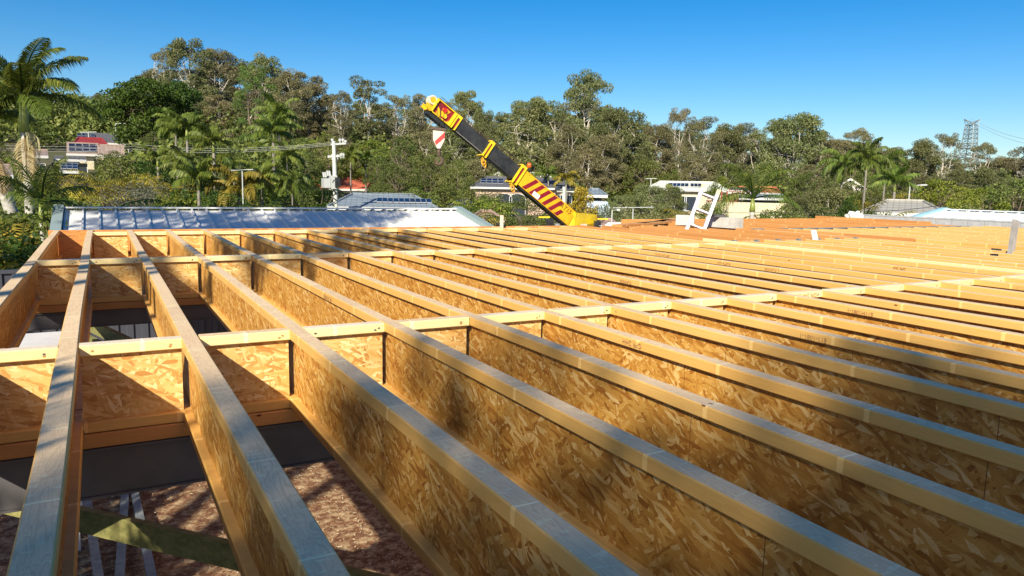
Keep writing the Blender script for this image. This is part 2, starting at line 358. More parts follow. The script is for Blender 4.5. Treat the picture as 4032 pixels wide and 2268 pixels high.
for (ri, b_), r_ in blocks.items():
    if ri == 2: continue
    L_ = (JX[b_ + 1] - JX[b_]) - FW
    for (fx, fz) in ((L_ - .03 - .02 * rnd.random(), -.022), (L_ - .05, -.030), (.03 + .02 * rnd.random(), -.024))[:2 + b_ % 2]:
        g = MB(); a = rnd.uniform(0, 3); g.poly([(fx + .006 * cos(a + i * pi / 3) * (1.5 if i % 3 == 0 else 1), -FW / 2 - .0015, fz + .005 * sin(a + i * pi / 3)) for i in range(6)][::-1]); g.build('nail', M['ink'] if rnd.random() < .3 else M['steel_dark'], r_)
stamp('GPR 2HH 55-F5', blocks[0, 10], (.2, -FW / 2 - .0035, -FH / 2), (pi / 2, pi, 0), .036, M['ink'])
def plainbox(name, lab, cat, lo, hi, m, group=None, parent=None):
    a = MB(); c = V(((lo[0] + hi[0]) / 2, (lo[1] + hi[1]) / 2, lo[2])); a.box(V(lo) - c, V(hi) - c); o = a.build(name, m, parent); o.location = c
    if lab: tag(o, lab, cat, group)
    return o
def beam(name, lab, cat, p0, L_, h_, w_, mats, rz=0, group=None, c=.003):     # solid timber with its own face and top
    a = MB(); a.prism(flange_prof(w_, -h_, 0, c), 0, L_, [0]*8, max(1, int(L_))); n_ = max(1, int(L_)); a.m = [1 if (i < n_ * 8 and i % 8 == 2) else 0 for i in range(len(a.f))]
    o = a.build(name, [M[mats[0]], M[mats[1]]]); o.location = p0; o.rotation_euler = (0, 0, rz); return tag(o, lab, cat, group)
# rim board, timber plates and steel beams under the cross rows
beam('rim_board', 'orange plywood rim board closing the far end of the joists', 'rim board', (-.60, 10.995, TOP + .002), 8.2, DEP, .045, ('ply', 'lvl_t'))
def steel_beam(name, lab, x0, x1, y, ztop, h_=.21, fw=.1, group='dark steel beams under the floor'):
    a = MB(); t_ = .009
    for (ya, yb, za, zb) in ((-fw/2, fw/2, -t_, 0), (-.004, .004, -h_ + t_ + .0005, -t_ - .0005), (-fw/2, fw/2, -h_, -h_ + t_)): a.box((0, ya, za), (x1 - x0, yb, zb))
    a.box((0, -fw/2 + .012, -h_ + t_ + .001), (x1 - x0, -.006, -t_ - .001))
    o = a.build(name, M['steel_dark']); o.location = (x0, y, ztop); tag(o, lab, 'steel beam', group)
for nm, y in (('nearest', 3.40), ('second', 7.04)):
    beam('timber_plate', 'reddish laminated plate between the %s blocking row and the steel beam under it' % nm, 'plate', (-.62, y, TOP - DEP - .002), 18, .06, .085, ('lvl', 'lvl_t'), group='timber plates on the steel beams')
    steel_beam('steel_beam', 'dark steel beam crossing under the %s blocking row' % nm, -.9, 17.3, y, TOP - DEP - .065, .21 if y < 5 else .135)
steel_beam('steel_beam', 'dark steel beam under the far ends of the joists by the rim board', -.6, 17.3, 10.9, TOP - DEP - .004)
for i, (x, y) in enumerate(((3.2, 3.4), (7.4, 3.4), (3.2, 7.04), (7.4, 7.04), (7.4, 10.9), (12.2, 7.04), (17.0, 10.9))):
    a = MB(); a.box((-.045, -.045, 0), (.045, .045, TOP - DEP - .29)); a.box((-.09, -.09, 0), (.09, .09, .012)); o = a.build('steel_post', M['steel_dark']); o.location = (x, y, .02)
    tag(o, 'dark square steel post under the floor frame, %s from the left' % ORD[i + 1], 'steel post', 'steel posts under the floor frame')
# ---- right-hand part of the frame
beam('edge_joist', 'single pale-topped joist capping the right side of the near floor frame', 'floor joist', (7.275, 0.4, TOP + .012), 7.25, .30, .045, ('pine_b', 'pine_p'), pi / 2)
hung = []
XR = [7.66 + .42 * i for i in range(24)]
beam('header_beam', 'laminated header beam that carries the joist hangers beyond the near frame', 'header beam', (7.34, 7.33, TOP), 2.75, .36, .045, ('lvl', 'lvl_t'))
n_far = 0
for i, x in enumerate(XR):
    yend = 7.29 if x < 10.05 else 9.42
    ystart = .3 + i * .18
    L_ = yend - ystart
    r_ = thing('floor_joist', 'yellow I-joist, %s one to the right of the pale edge joist' % ORD[i + 1], 'floor joist', (x, ystart, TOP + .004 * sin(i * 1.7) - (.016 if 10.3 < x < 11 else 0)), pi / 2, 'I-joists of the right-hand bay')
    ijoist(r_, L_, seg=8, seed=60 + i, mats=('pine', 'pine_p' if i % 3 == 1 else 'pine_t', 'osb'))
for i in range(7):
    x = 7.5 + .42 * i
    beam('laminated_joist', 'orange laminated joist beyond the hanger row, %s from the left' % ORD[i + 1], 'laminated joist', (x, 7.37, TOP + .006 * sin(i * 2.3)), 3.5 if i > 1 else 3.55, .36, .045, ('lvl', 'lvl_t'), pi / 2, 'orange laminated joists beyond the hanger row')
    a = MB(); a.box((-.024, -.03, -.2), (.024, 0, -.002)); a.box((-.05, -.004, -.2), (-.024, -.001, .004)); a.box((.024, -.004, -.2), (.05, -.001, .004)); a.box((-.035, -.03, -.001), (.035, .03, .004))
    o = a.build('joist_hanger', M['galv']); o.location = (x, 7.305, TOP + .003); tag(o, 'small galvanised joist hanger on the header beam, %s from the left' % ORD[i + 1], 'joist hanger', 'galvanised joist hangers')
a = MB(); a.box((0, -.05, -.2), (6.6, .05, -.001)); a.box((0, -.075, 0), (6.6, .075, .008)); o = a.build('steel_header', M['galv']); o.location = (10.2, 9.5, TOP - .004); tag(o, 'long grey steel header the far yellow joists end against', 'steel beam')
for i in range(17):
    x = 10.05 + .44 * i
    beam('laminated_joist', 'orange laminated joist behind the grey steel header, %s from the left' % ORD[i + 1], 'laminated joist', (x, 9.6, TOP + .012 * sin(i * 1.9)), 3.3, .36, .045, ('lvl', 'lvl_t'), pi / 2, 'orange laminated joists behind the steel header')
for i in range(3):
    beam('rim_board', 'loose orange laminated board lying across the far joists, %s from the front' % ORD[i + 1], 'board', (8.0 + i * .9, 10.6 + .5 * i, TOP + .035), 2.4 - .2 * i, .045, .2, ('lvl', 'lvl_t'), radians(28 + 6 * i), 'loose boards on the far joists')
beam('rim_board', 'raised orange laminated rim beam against the grey block wall', 'rim board', (17.75, 10.9, TOP + .02), 3.35, .40, .06, ('lvl', 'lvl_t'), pi / 2)
beam('rim_board', 'far orange rim board behind the last laminated joists', 'rim board', (9.9, 12.95, TOP + .01), 7.8, .38, .045, ('lvl', 'lvl_t'))
beam('trimmer_beam', 'reddish brown laminated beam ending among the yellow joists', 'trimmer beam', (10.44, 6.62, TOP + .03), 2.85, .36, .06, ('lvl', 'lvl'), pi / 2)
beam('trimmer_beam', 'knotty yellow timber continuing the line of the reddish beam to the right', 'trimmer beam', (10.44, 2.5, TOP + .03), 4.10, .36, .06, ('pine', 'pine_t'), pi / 2)
# block wall on the right boundary
wall = thing('block_wall', 'long low grey concrete block wall along the right side of the frame', 'block wall', (18.5, -.55, 0))
g = MB()
for c_ in range(14):
    for i in range(34):
        y = 14.0 - (i + 1) * .4 + (.2 if c_ % 2 else 0); g.box((0, y + .005, c_ * .2 + .005), (.19, y + .395, c_ * .2 + .195), 0)
g.box((.006, .4, 0), (.184, 13.99, 2.79), 1)
g.build('masonry', [M['block'], M['mortar']], wall)
g = MB()
for i in range(33): g.box((-.004, 13.98 - (i + 1) * .4 + .004, 2.801), (.194, 13.98 - i * .4 - .004, 2.83), 0)
g.build('capping', [M['block']], wall)
# ------------------------------------------------------------------ things on and under the frame
def framebox(mb, P0, a, n, u, s0, s1, n0, n1, u0, u1, m=0):
    vs = []
    for s_ in (s0, s1):
        for (i, j) in ((n0, u0), (n1, u0), (n1, u1), (n0, u1)): vs.append(P0 + a * s_ + n * i + u * j)
    mb.add(vs, [(3,2,1,0),(4,5,6,7),(0,1,5,4),(1,2,6,5),(2,3,7,6),(3,0,4,7)], m)
# aluminium ladder standing up through the opening
lb = onz(2738, 903, TOP - .02); lad = thing('ladder', 'white aluminium ladder top leaning out of an opening in the far floor frame', 'ladder', lb)
ldir = (at(2796, 748, hypot(lb.x, lb.y) + .25) - lb).normalized(); lside = (_x - ldir * _x.dot(ldir)).normalized(); ln_ = lside.cross(ldir)
for sgn in (-1, 1):
    g = MB(); framebox(g, V((0,0,0)), ldir, lside, ln_, -1.6, .80, sgn * .145 - .028, sgn * .145 + .028, -.035, .035); g.build('rail', M['white_paint'], lad)
    g = MB(); framebox(g, V((0,0,0)), ldir, lside, ln_, .74, .82, sgn * .145 - .031, sgn * .145 + .031, -.039, .039); g.build('rail_cap', mat('cap_yellow', (.70, .62, .28), .5), lad)
for s_ in (-.55, -.25, .05, .35, .65):
    g = MB(); framebox(g, V((0,0,0)), ldir, lside, ln_, s_ - .014, s_ + .014, -.116, .116, -.045, .045); g.build('rung', M['galv'] if s_ < 0 else M['white_paint'], lad)
# concrete lintel blocks
def conc(lab, pa, pb, h_, dep, name='lintel_block'):
    a_ = V(pa); b_ = V(pb); L_ = (b_ - a_).length; g = MB(); c = .006
    g.prism([(0, c), (0, h_ - c), (c, h_), (dep - c, h_), (dep, h_ - c), (dep, 0), (0, 0)][:6] + [(0, 0)], 0, L_, [0] * 7)
    o = g.build(name, M['concrete']); o.location = a_; o.rotation_euler = (0, 0, atan2(b_.y - a_.y, b_.x - a_.x)); return tag(o, lab, 'concrete block', 'concrete blocks by the ladder')
P1 = onz(2776, 892, TOP); P2 = onz(2891, 900, TOP); conc('pale concrete block with square patch, right of the ladder foot', P1, P2, .185, .25)
P3 = onz(2686, 889, TOP); conc('pale concrete block standing behind the ladder foot', P3 + V((.1, .3, 0)), P1 + V((.05, .35, 0)), .19, .2)
g = MB(); g.box((-.13, -.06, 0), (.13, .06, .03)); g.box((-.10, -.05, .03), (.11, .05, .045)); o = g.build('offcut', M['steel_dark']); o.location = P1 + (P2 - P1) * .6 + V((0, .12, .187)); tag(o, 'dark flat offcut lying on the concrete block right of the ladder', 'offcut')
# crumpled white sheets / bags
def crumple(lab, c, sx, sy, sz, seed, m, name='white_bag', cat='bag'):
    g = MB(); n_, k_ = 26, 12
    for j in range(k_ + 1):
        f = j / k_
        for i in range(n_):
            a = 2 * pi * i / n_; rr = cos(f * pi / 2) ** .6
            p = V((cos(a) * rr * sx, sin(a) * rr * sy, sin(f * pi / 2) * sz)); q = noise.noise(V((cos(a) * 2.2 + seed, sin(a) * 2.2, f * 3))) * .45 + noise.noise(V((cos(a) * 6 + seed, sin(a) * 6, f * 8))) * .2
            p *= (1 + q); p.z = max(p.z, 0); g.v.append(tuple(p))
    for j in range(k_):
        for i in range(n_):
            g.f.append((j*n_+i, j*n_+(i+1) % n_, (j+1)*n_+(i+1) % n_, (j+1)*n_+i)); g.m.append(0); g.t.append(0)
    g.f.append(tuple(range(n_))[::-1]); g.m.append(0); g.t.append(0)
    o = g.build(name, m, smooth=False); o.location = c; return tag(o, lab, cat)
M['bag'] = mat('white_plastic', (.72, .73, .72), .4)
M['sheet'] = mat_noisy('white_sheet', (.55, .54, .50), (.78, .77, .73), 5, .6)
crumple('crumpled white plastic bag on the end of the block wall capping', at(3362, 866, 22.6), .20, .24, .20, 3, M['bag'])
crumple('low crumpled white sheet in front of the tv aerial right of the crane', at(2465, 896, 17), .55, .4, .10, 11, M['sheet'], 'white_sheet', 'sheet')
crumple('small crumpled white sheet left of the ladder foot', at(2635, 895, 16.5), .32, .3, .11, 17, M['sheet'], 'white_sheet', 'sheet')
# leaning grey post and the small tag stick
pb = onz(3975, 1003, TOP - .03); g = MB(); d_ = (at(4000, 868, hypot(pb.x, pb.y) + .25) - pb); g.bar((0, 0, -.35), tuple(d_), .09, .045, 0, up=V((0, 1, .1)))
o = g.build('leaning_post', M['post_grey']); o.location = pb; tag(o, 'weathered grey post leaning up through the joists near the right edge', 'post')
pb = onz(3220, 948, TOP - .01); g = MB(); d_ = at(3203, 908, hypot(pb.x, pb.y) + .1) - pb; g.bar((0, 0, -.12), tuple(d_), .075, .02, 0, up=V((0.4, 1, 0)))
o = g.build('marker_stick', mat_noisy('marker', (.62, .72, .62), (.80, .84, .78), 9, .6)); o.location = pb; tag(o, 'short pale green and white timber stick standing up among the far joists', 'stick')
pb = onz(1975, 893, TOP); g = MB(); g.box((-.016, -.03, -.1), (.016, .03, .19)); o = g.build('marker_stick', mat('pale_timber', (.74, .66, .5), .6)); o.location = pb; tag(o, 'thin pale upright batten on the rim board at the corner of the metal roof', 'stick')
g = MB(); g.box((-.05, -.02, -.045), (.05, .02, 0)); o = g.build('service_hole', mat('hole_shade', (.01, .008, .006), .9)); pb = onz(3915, 1000, TOP + .004); o.location = pb + V((0, 0, .0)); tag(o, 'small dark rectangular notch in the joist beside the leaning grey post', 'notch')  # near-black box; its colour stands for the shade inside a hole
# under the floor
def trestle():
    t = thing('work_platform', 'light grey metal work platform standing under the second row of blocking', 'work platform', (-.52, 7.85, 0))
    g = MB(); g.box((-.22, -.36, 1.86), (.22, .36, 1.93)); g.box((-.235, -.375, 1.845), (.235, -.345, 1.90)); g.build('deck', M['white_paint'], t)
    for x in (-.19, .16):
        for y, yy in ((-.30, -.40), (.30, .45)):
            g = MB(); g.bar((x, y, 1.86), (x, yy, .03), .095, .03); g.build('leg', M['white_paint'], t)
    for z in (.5, .95, 1.4):
        g = MB(); g.box((-.19, -.36, z), (.16, -.33, z + .03)); g.build('rung', M['galv'], t)
trestle()
g = MB(); g.bar(tuple(onz(-60, 1955, CZ - 1.60)), tuple(onz(960, 2196, CZ - 1.60) + V((.5, -.58, 0))), .035, .115); tag(g.build('brace', M['treated']), 'green treated pine brace slanting under the nearest joists', 'brace')
g = MB(); g.bar(tuple(onz(330, 1268, CZ - 1.42)), tuple(onz(600, 1400, CZ - 1.42)), .045, .11); tag(g.build('brace', M['treated']), 'olive treated pine brace behind the nearest blocking row', 'brace')
g = MB(); g.bar(tuple(onz(330, 1330, CZ - 1.50)), tuple(onz(500, 1420, CZ - 1.50)), .045, .09); tag(g.build('brace', M['treated']), 'short yellowish treated brace below the olive one', 'brace')
for i, (a_, b_, nm) in enumerate((((345, 1985), (392, 2300), 'leftmost'), ((492, 1960), (470, 2300), 'middle'), ((532, 1950), (603, 2300), 'rightmost'))):
    A = onz(a_[0], a_[1], .10); B = onz(b_[0], b_[1], .10); d = (B - A); A = A - d * .35; B = B + d * .3
    g = MB(); g.bar(A, B, .075, .05); tag(g.build('steel_stud', M['galv']), 'blue-grey galvanised steel stud lying on the earth, %s of the three' % nm, 'steel stud', 'steel studs on the earth')
# dark ribbed metal fence behind
def ribbed(name, x0, x1, y, z1, m, step=.2, parent=None):
    g = MB(); prof = [(0, 0), (.045, 0), (.06, -.03), (.14, -.03), (.155, 0), (.2, 0)]; x = x0; pts = []
    while x < x1:
        for (a, b) in prof[:-1]: pts.append((x + a, y + b))
        x += step
    n_ = len(pts)
    for p in pts: g.v.append((p[0], p[1], 0.02)); g.v.append((p[0], p[1], z1))
    for i in range(n_ - 1): g.f.append((2*i, 2*i+2, 2*i+3, 2*i+1)); g.m.append(0); g.t.append(0)
    return g.build(name, m, parent)
M['fence_dark'] = mat('fence_charcoal', (.055, .058, .075), .35, .0)
M['fence_lite'] = mat('fence_grey', (.30, .31, .33), .3, .3)
fn = thing('metal_fence', 'dark charcoal ribbed metal fence behind the far end of the frame', 'fence', (0, 0, 0))
ribbed('panel', -7.0, 8.6, 12.4, 2.05, M['fence_dark'], parent=fn)
g = MB(); g.box((-7.0, 12.36, 2.05), (8.6, 12.44, 2.10)); g.box((-7, 12.405, .02), (8.6, 12.43, .12)); g.build('rail', M['fence_dark'], fn)
for x in (-7, -4.6, -2.2, .2, 2.6, 5.0, 7.4):
    g = MB(); g.box((x - .03, 12.445, 0), (x + .03, 12.50, 2.1)); g.build('post', M['fence_dark'], fn)
# ------------------------------------------------------------------ crane
M['yel'] = mat_noisy('crane_yellow', (.60, .30, .008), (.86, .47, .01), 1.6, .4, detail=9)
M['yelb'] = mat_noisy('crane_yellow_bright', (.62, .42, .02), (.90, .64, .01), 2.2, .4, detail=9)
M['blk'] = mat_noisy('crane_black', (.010, .011, .013), (.045, .044, .046), 2.5, .4, detail=10)
M['cred'] = mat_noisy('crane_red', (.17, .006, .014), (.26, .010, .02), 4, .45)
M['redb'] = mat('sticker_red', (.62, .02, .02), .4)
M['cream'] = mat_noisy('cream_paint', (.50, .42, .30), (.68, .62, .50), 9, .5)
M['rust'] = mat_noisy('rusty_dark', (.05, .03, .02), (.12, .07, .045), 20, .7)
cr = thing('mobile_crane', 'yellow mobile crane with black and red-striped telescopic boom raised behind the frame', 'crane', (0, 0, 0))
cB = at(2252, 862, 28.0); cT = at(1700, 402, 25.6); ax = (cT - cB).normalized()
hh = V((ax.y, -ax.x, 0)).normalized()
vd = (V((0, 0, CZ)) - cB); 
if hh.dot(vd) < 0: hh = -hh
up_ = hh.cross(ax)
if up_.z < 0: up_ = -up_
LB = (cT - cB).length
def sof(px):   # position along the boom of a photo column, by bisection
    lo, hi = -1.0, LB + 1
    def col(s_):
        p = cB + ax * s_ - V((0, 0, CZ)); return 2016 + FPX * p.dot(_x) / -p.dot(_z)
    for _ in range(40):
        m_ = (lo + hi) / 2
        if col(m_) > px: lo = m_
        else: hi = m_
    return lo
s1, s2, s3 = sof(2052), sof(1929), sof(1803)
def sect(name, s0, s1_, h_, wd, ms, extra=None):
    g = MB(); framebox(g, cB, ax, hh, up_, s0, s1_, -wd, 0, -h_ / 2, h_ / 2, 0)
    if extra: extra(g)
    return g.build(name, ms, cr)
def quad_side(g, s0, s1_, t0, t1, sh, off, m):
    P = lambda s_, t_: cB + ax * (s_ - sh * (t_ - t0) * 1.0) + up_ * t_ + hh * off
    g.poly([P(s0, t0), P(s1_, t0), P(s1_, t1), P(s0, t1)], m)
HB = .60
def stripes(g):
    for i in range(6):
        s_ = s1 - .24 - i * .33; quad_side(g, s_, s_ - .17, -HB/2 + .02, HB/2 - .03 if i < 5 else .0, .55, .004, 1)
    framebox(g, cB, ax, hh, up_, 0.02, s1, .0, .012, -HB/2 - .002, -HB/2 + .018, 2)
    framebox(g, cB, ax, hh, up_, 0.02, s1, .0, .012, HB/2 - .016, HB/2 + .002, 0)
sect('boom_base', 0.0, s1 + .1, HB, .46, [M['yel'], M['cred'], M['yel']], stripes)
g = MB(); framebox(g, cB, ax, hh, up_, .0, s1 + .05, -.40, -.06, -HB/2 - .05, -HB/2 - .002); g.build('boom_underplate', M['blk'], cr)
sect('boom_middle', s1, s2 + .05, .50, .40, [M['blk']], lambda g: (framebox(g, cB, ax, hh, up_, s1 + .25, s2 - .2, .001, .012, .12, .145), framebox(g, cB, ax, hh, up_, s1 + .25, s2 - .2, .001, .012, -.15, -.13)))
sect('boom_inner', s2, s3 + .1, .43, .34, [M['blk'], mat('boom_grey', (.20, .19, .18), .5)], lambda g: (framebox(g, cB, ax, hh, up_, s2, s3, -.10, -.03, -.245, -.217, 1), framebox(g, cB, ax, hh, up_, s2, s3, -.31, -.24, -.245, -.217, 1), framebox(g, cB, ax, hh, up_, s2, s3, -.02, .008, .19, .218, 0)))
def collar(s_, h_, wd, th, gap=.10):
    g = MB()
    for ds in (0, th + gap):
        for (n0, n1, u0, u1) in ((.0, .05, -h_/2, h_/2), (-wd - .05, -wd, -h_/2, h_/2)): framebox(g, cB, ax, hh, up_, s_ + ds, s_ + ds + th, n0, n1, u0, u1)
        framebox(g, cB, ax, hh, up_, s_ + ds, s_ + ds + th, -wd, 0, h_/2 - .05, h_/2 + .002); framebox(g, cB, ax, hh, up_, s_ + ds, s_ + ds + th, -wd, 0, -h_/2 - .002, -h_/2 + .05)
    framebox(g, cB, ax, hh, up_, s_ + th + .002, s_ + th + gap - .002, -wd - .03, .02, -h_/2 + .08, h_/2 - .08, 1)
    framebox(g, cB, ax, hh, up_, s_ + th + .001, s_ + th + gap - .001, 0, .046, h_/2 - .10, h_/2 + .003, 0)
    g.build('collar', [M['yelb'], M['cred']], cr)
collar(s1 - .02, .78, .46, .075); collar(s2 - .02, .64, .40, .06, .07); collar(s3 - .02, .53, .36, .045, .10)
s4 = sof(1712)
# boom head: yellow frame with recessed red and yellow chevron panel
g = MB(); hH = .52; wd = .36
framebox(g, cB, ax, hh, up_, s3 + .22, s4, -wd, -.05, -hH/2 + .02, hH/2 - .02, 1)
for (a0, a1, u0, u1) in ((s3 + .2, s4, hH/2 - .03, hH/2), (s3 + .2, s4, -hH/2, -hH/2 + .03), (s3 + .2, s3 + .30, -hH/2 + .028, hH/2 - .028), (s4 - .05, s4 + .02, -hH/2, hH/2)): framebox(g, cB, ax, hh, up_, a0, a1, -wd - .01, .03, u0, u1, 0)
P = lambda s_, t_: cB + ax * s_ + up_ * t_ + hh * -.046
h0, h1 = s3 + .31, s4 - .06; hl = h1 - h0; c0, c1 = -hH/2 + .04, hH/2 - .04
for q in ([(h0, c0), (h0, c0 + .12), (h0 + hl * .10, c0)], [(h0 + hl * .16, c1 - .05), (h0 + hl * .30, 0), (h0 + hl * .55, 0), (h0 + hl * .62, .10), (h0 + hl * .42, c1 - .05)], [(h0 + hl * .55, 0), (h0 + hl * .30, 0), (h0 + hl * .48, c0 + .03), (h0 + hl * .80, c0 + .03), (h0 + hl * .86, .04), (h0 + hl * .70, .0)]):
    g.poly([P(*a) for a in q], 2)
g.build('boom_head', [M['yelb'], M['cred'], M['yel']], cr)
def disc(P0, axis, r_, th, n_=18):
    g_ = MB(); a_ = axis.normalized(); b_ = a_.cross(V((0, 0, 1))); b_ = b_.normalized() if b_.length > .01 else V((1, 0, 0)); g_.tube([P0, P0 + a_ * th], r_, n_); return g_
for (ss, tt, m_) in ((s3 + .62, .08, 'redb'), (s3 + .52, -.09, 'yelb')):
    disc(cB + ax * ss + up_ * tt + hh * -.045, hh, .075, .05).build('pin', M[m_], cr)
def ring(P0, nrm, R_, r_, m_, name='shackle', parent=None, part=1.0):
    nrm = V(nrm).normalized(); b_ = nrm.cross(V((0, 0, 1))); b_ = b_.normalized() if b_.length > .05 else V((1, 0, 0)); c_ = nrm.cross(b_); n_ = 16
    g_ = MB(); g_.tube([P0 + b_ * (cos(2*pi*part*i/n_) * R_) + c_ * (sin(2*pi*part*i/n_) * R_) for i in range(n_ + 1)], r_, 6, cap=True); return g_.build(name, m_, parent)
# sheave and rope at the tip
for nn, r_ in ((-.05, .19), (-.20, .19), (-.34, .19)):
    ring(cB + ax * (s4 + .12) + up_ * .10 + hh * nn, hh, .125, .04, M['cream'], 'sheave', cr); disc(cB + ax * (s4 + .12) + up_ * .10 + hh * nn, hh, .10, .03, 16).build('sheave_web', M['yel'], cr)
g = MB()
for n_ in (.02, -.40): framebox(g, cB, ax, hh, up_, s4 + .02, s4 + .26, n_ - .012, n_ + .012, -.25, -.10)
framebox(g, cB, ax, hh, up_, s4 + .02, s4 + .12, -.39, .008, -.28, -.20); g.build('cheek_plate', M['yel'], cr)
g = MB(); framebox(g, cB, ax, hh, up_, s3 + .2, s4 + .05, -.36, -.04, -.40, -.295); g.build('head_underside', M['blk'], cr)
g = MB(); 
for q_, o_ in ((.03, .015), (-.09, .02)): g.tube([cB + ax * s_ + up_ * (HB / 2 + .05 + .03 * sin(s_ * 2.2) + q_ * .3) + hh * (-.12 + q_) for s_ in [s1 + .3 + i * (s4 - s1 - .35) / 14 for i in range(15)]], o_ * .7, 5)
g.build('hoist_rope', M['rust'], cr)
g = MB(); g.tube([cB + ax * s_ + up_ * (-.30 - .05 * abs(sin(s_ * 3))) + hh * .02 for s_ in [s1 + .15 + i * (s2 - s1 - .2) / 10 for i in range(11)]], .014, 5); g.build('hose', M['blk'], cr)
g = MB()
for i in range(9):
    for t_ in (-HB/2 + .06, HB/2 - .06): g.tube([cB + ax * (.25 + i * (s1 - .5) / 8) + up_ * t_ + hh * .0, cB + ax * (.25 + i * (s1 - .5) / 8) + up_ * t_ + hh * .018], .014, 6)
g.build('rivets', M['rust'], cr)
# back stay rod, beacon, shackles
g = MB(); g.tube([cB + ax * (s1 - .1) + up_ * .42 + hh * -.05, cB + ax * (s2 + .05) + up_ * .40 + hh * -.05], .012, 6); g.build('stay_rod', M['blk'], cr)
g = MB(); pbk = cB + ax * (s1 - .18) + up_ * .40 + hh * -.12; g.tube([pbk, pbk + V((0, 0, .10))], .07, 12); bcn = g.build('beacon_base', M['blk'], cr)
g = MB(); g.tube([pbk + V((0, 0, .10)), pbk + V((0, 0, .22)), pbk + V((0, 0, .27)), pbk + V((0, 0, .285))], [.085, .08, .055, .02], 12); g.build('beacon', mat('beacon_orange', (.75, .13, .02), .25), cr, smooth=True)
M['orange'] = mat('shackle_orange', (.72, .36, .02), .5)
for (ss, dd) in ((s1 + .12, .47), (s2 + .02, .42)):
    for i in range(4):
        p_ = cB + ax * (ss - i * .06) - up_ * dd + hh * (-.05 - .02 * i) + V((0, 0, -.04 * i)); ring(p_, (cos(i * .9), sin(i * .9), .2), .075, .02, M['orange'], parent=cr)
# knee and rear arm to the pivot
g = MB(); K0 = cB - ax * .02; pv = at(2352, 858, 29.4)
top0 = K0 + up_ * HB/2; bot0 = K0 - up_ * HB/2
bk = -hh * .46; kb = at(2262, 890, 28.0); kt = at(2258, 836, 28.0)
dsh = (pv - (kb + kt) * .5); 
A = [kb, kt, pv + V((0, 0, .13)), pv - V((0, 0, .20))]
off = V((hh.x, hh.y, 0)) * -.46
B_ = [p + off for p in A]
g.poly([A[0], A[3], A[2], A[1]], 0); g.poly([B_[0], B_[1], B_[2], B_[3]], 0)
for i in range(4):
    j = (i + 1) % 4; g.poly([A[i], A[j], B_[j], B_[i]], 0)
g.poly([bot0, kb, kt, top0], 0); g.poly([bot0, bot0 + bk, kb + off, kb], 0); g.poly([top0, kt, kt + off, top0 + bk], 0)
g.build('rear_arm', M['yelb'], cr)  # brighter yellow than the boom, painting sun onto the angled face
g = MB(); g.poly([kb, A[3], A[3] - V((0, 0, .5)), kb - V((0, 0, .6))], 0); g.poly([kb + off, kb - V((0, 0, .6)) + off, A[3] - V((0, 0, .5)) + off, A[3] + off], 0); g.poly([bot0, kb, kb - V((0, 0, .6)), bot0 - V((0, 0, .5)) - ax * .2], 0)
g.build('gusset', mat('crane_yellow_dark', (.42, .24, .01), .5), cr)  # flat yellow, darker than the rear arm above
disc(pv + V((0, 0, -.02)) + hh * .02, -hh, .13, .5).build('pivot_pin', M['rust'], cr)
def mirror(px, py, r_, side):
    p = at(px, py, r_); g_ = MB(); g_.bar(p, p + _x * (side * .42), .05, .05); g_.build('mirror_arm', M['yelb'], cr)
    g_ = MB(); g_.box((-.12, -.08, -.75), (.12, .08, -.08)); o_ = g_.build('upright', M['blk'], cr); o_.location = p
mirror(2165, 855, 27.6, -1); mirror(2352, 862, 29.2, 1)
# machine body and cab low behind the frame
bc = at(2290, 905, 29.2); bc.z = 0; byaw = atan2(-hh.y, -hh.x) - pi / 2
Mb = Matrix.Translation(bc) @ Matrix.Rotation(byaw, 4, 'Z')
g = MB(); g.box((-1.6, -1.1, .5), (3.2, 1.1, 1.35), 0, Mb); g.build('body', M['yel'], cr)
g = MB(); g.box((-1.5, .2, 1.36), (-.1, 1.1, 1.65), 0, Mb); g.build('cab', mat('cab_glass', (.04, .05, .06), .1), cr)
for (x, y) in ((-1.1, -1.15), (-1.1, 1.0), (2.4, -1.15), (2.4, 1.0)):
    P_ = Mb @ V((x, y, .65)); disc(P_, Mb.to_3x3() @ V((0, 1, 0)), .62, .36, 24).build('wheel', mat('tyre', (.02, .02, .02), .8), cr)
g = MB(); p_ = at(2195, 893, 27.4); g.tube([p_, p_ + V((0, 0, .12))], .10, 10); g.build('work_lamp', mat('lamp_body', (.25, .26, .28), .3), cr)
g = MB(); p_ = at(2298, 890, 27.5); g.box((-.11, -.05, -.08), (.11, .05, .08)); o_ = g.build('number_plate', M['cream'], cr); o_.location = p_
# lettering on the boom side
def boomtext(txt, s_, t_, size, m_, out=False, off_=.006, slant=0):
    cu = bpy.data.curves.new('t', 'FONT'); cu.body = txt; cu.size = size; cu.align_x = 'CENTER'; cu.align_y = 'CENTER'; cu.resolution_u = 2
    if out: cu.fill_mode = 'NONE' if hasattr(cu, 'fill_mode') else cu.fill_mode; cu.bevel_depth = .012; cu.dimensions = '2D' if False else '3D'
    cu.shear = slant
    tmp = bpy.data.objects.new('t', cu); C.objects.link(tmp); dg = bpy.context.evaluated_depsgraph_get(); me = bpy.data.meshes.new_from_object(tmp.evaluated_get(dg)); bpy.data.objects.remove(tmp)
    me.materials.clear(); me.materials.append(m_); o_ = link('lettering', me, cr)
    X = -ax; Y = up_; Z = hh; P0 = cB + ax * s_ + up_ * t_ + hh * off_
    o_.matrix_world = Matrix(((X.x, Y.x, Z.x, P0.x), (X.y, Y.y, Z.y, P0.y), (X.z, Y.z, Z.z, P0.z), (0, 0, 0, 1))); return o_
boomtext('AT15', .46, .14, .25, mat('decal_brown', (.10, .05, .01), .5), off_=.012, slant=.2)
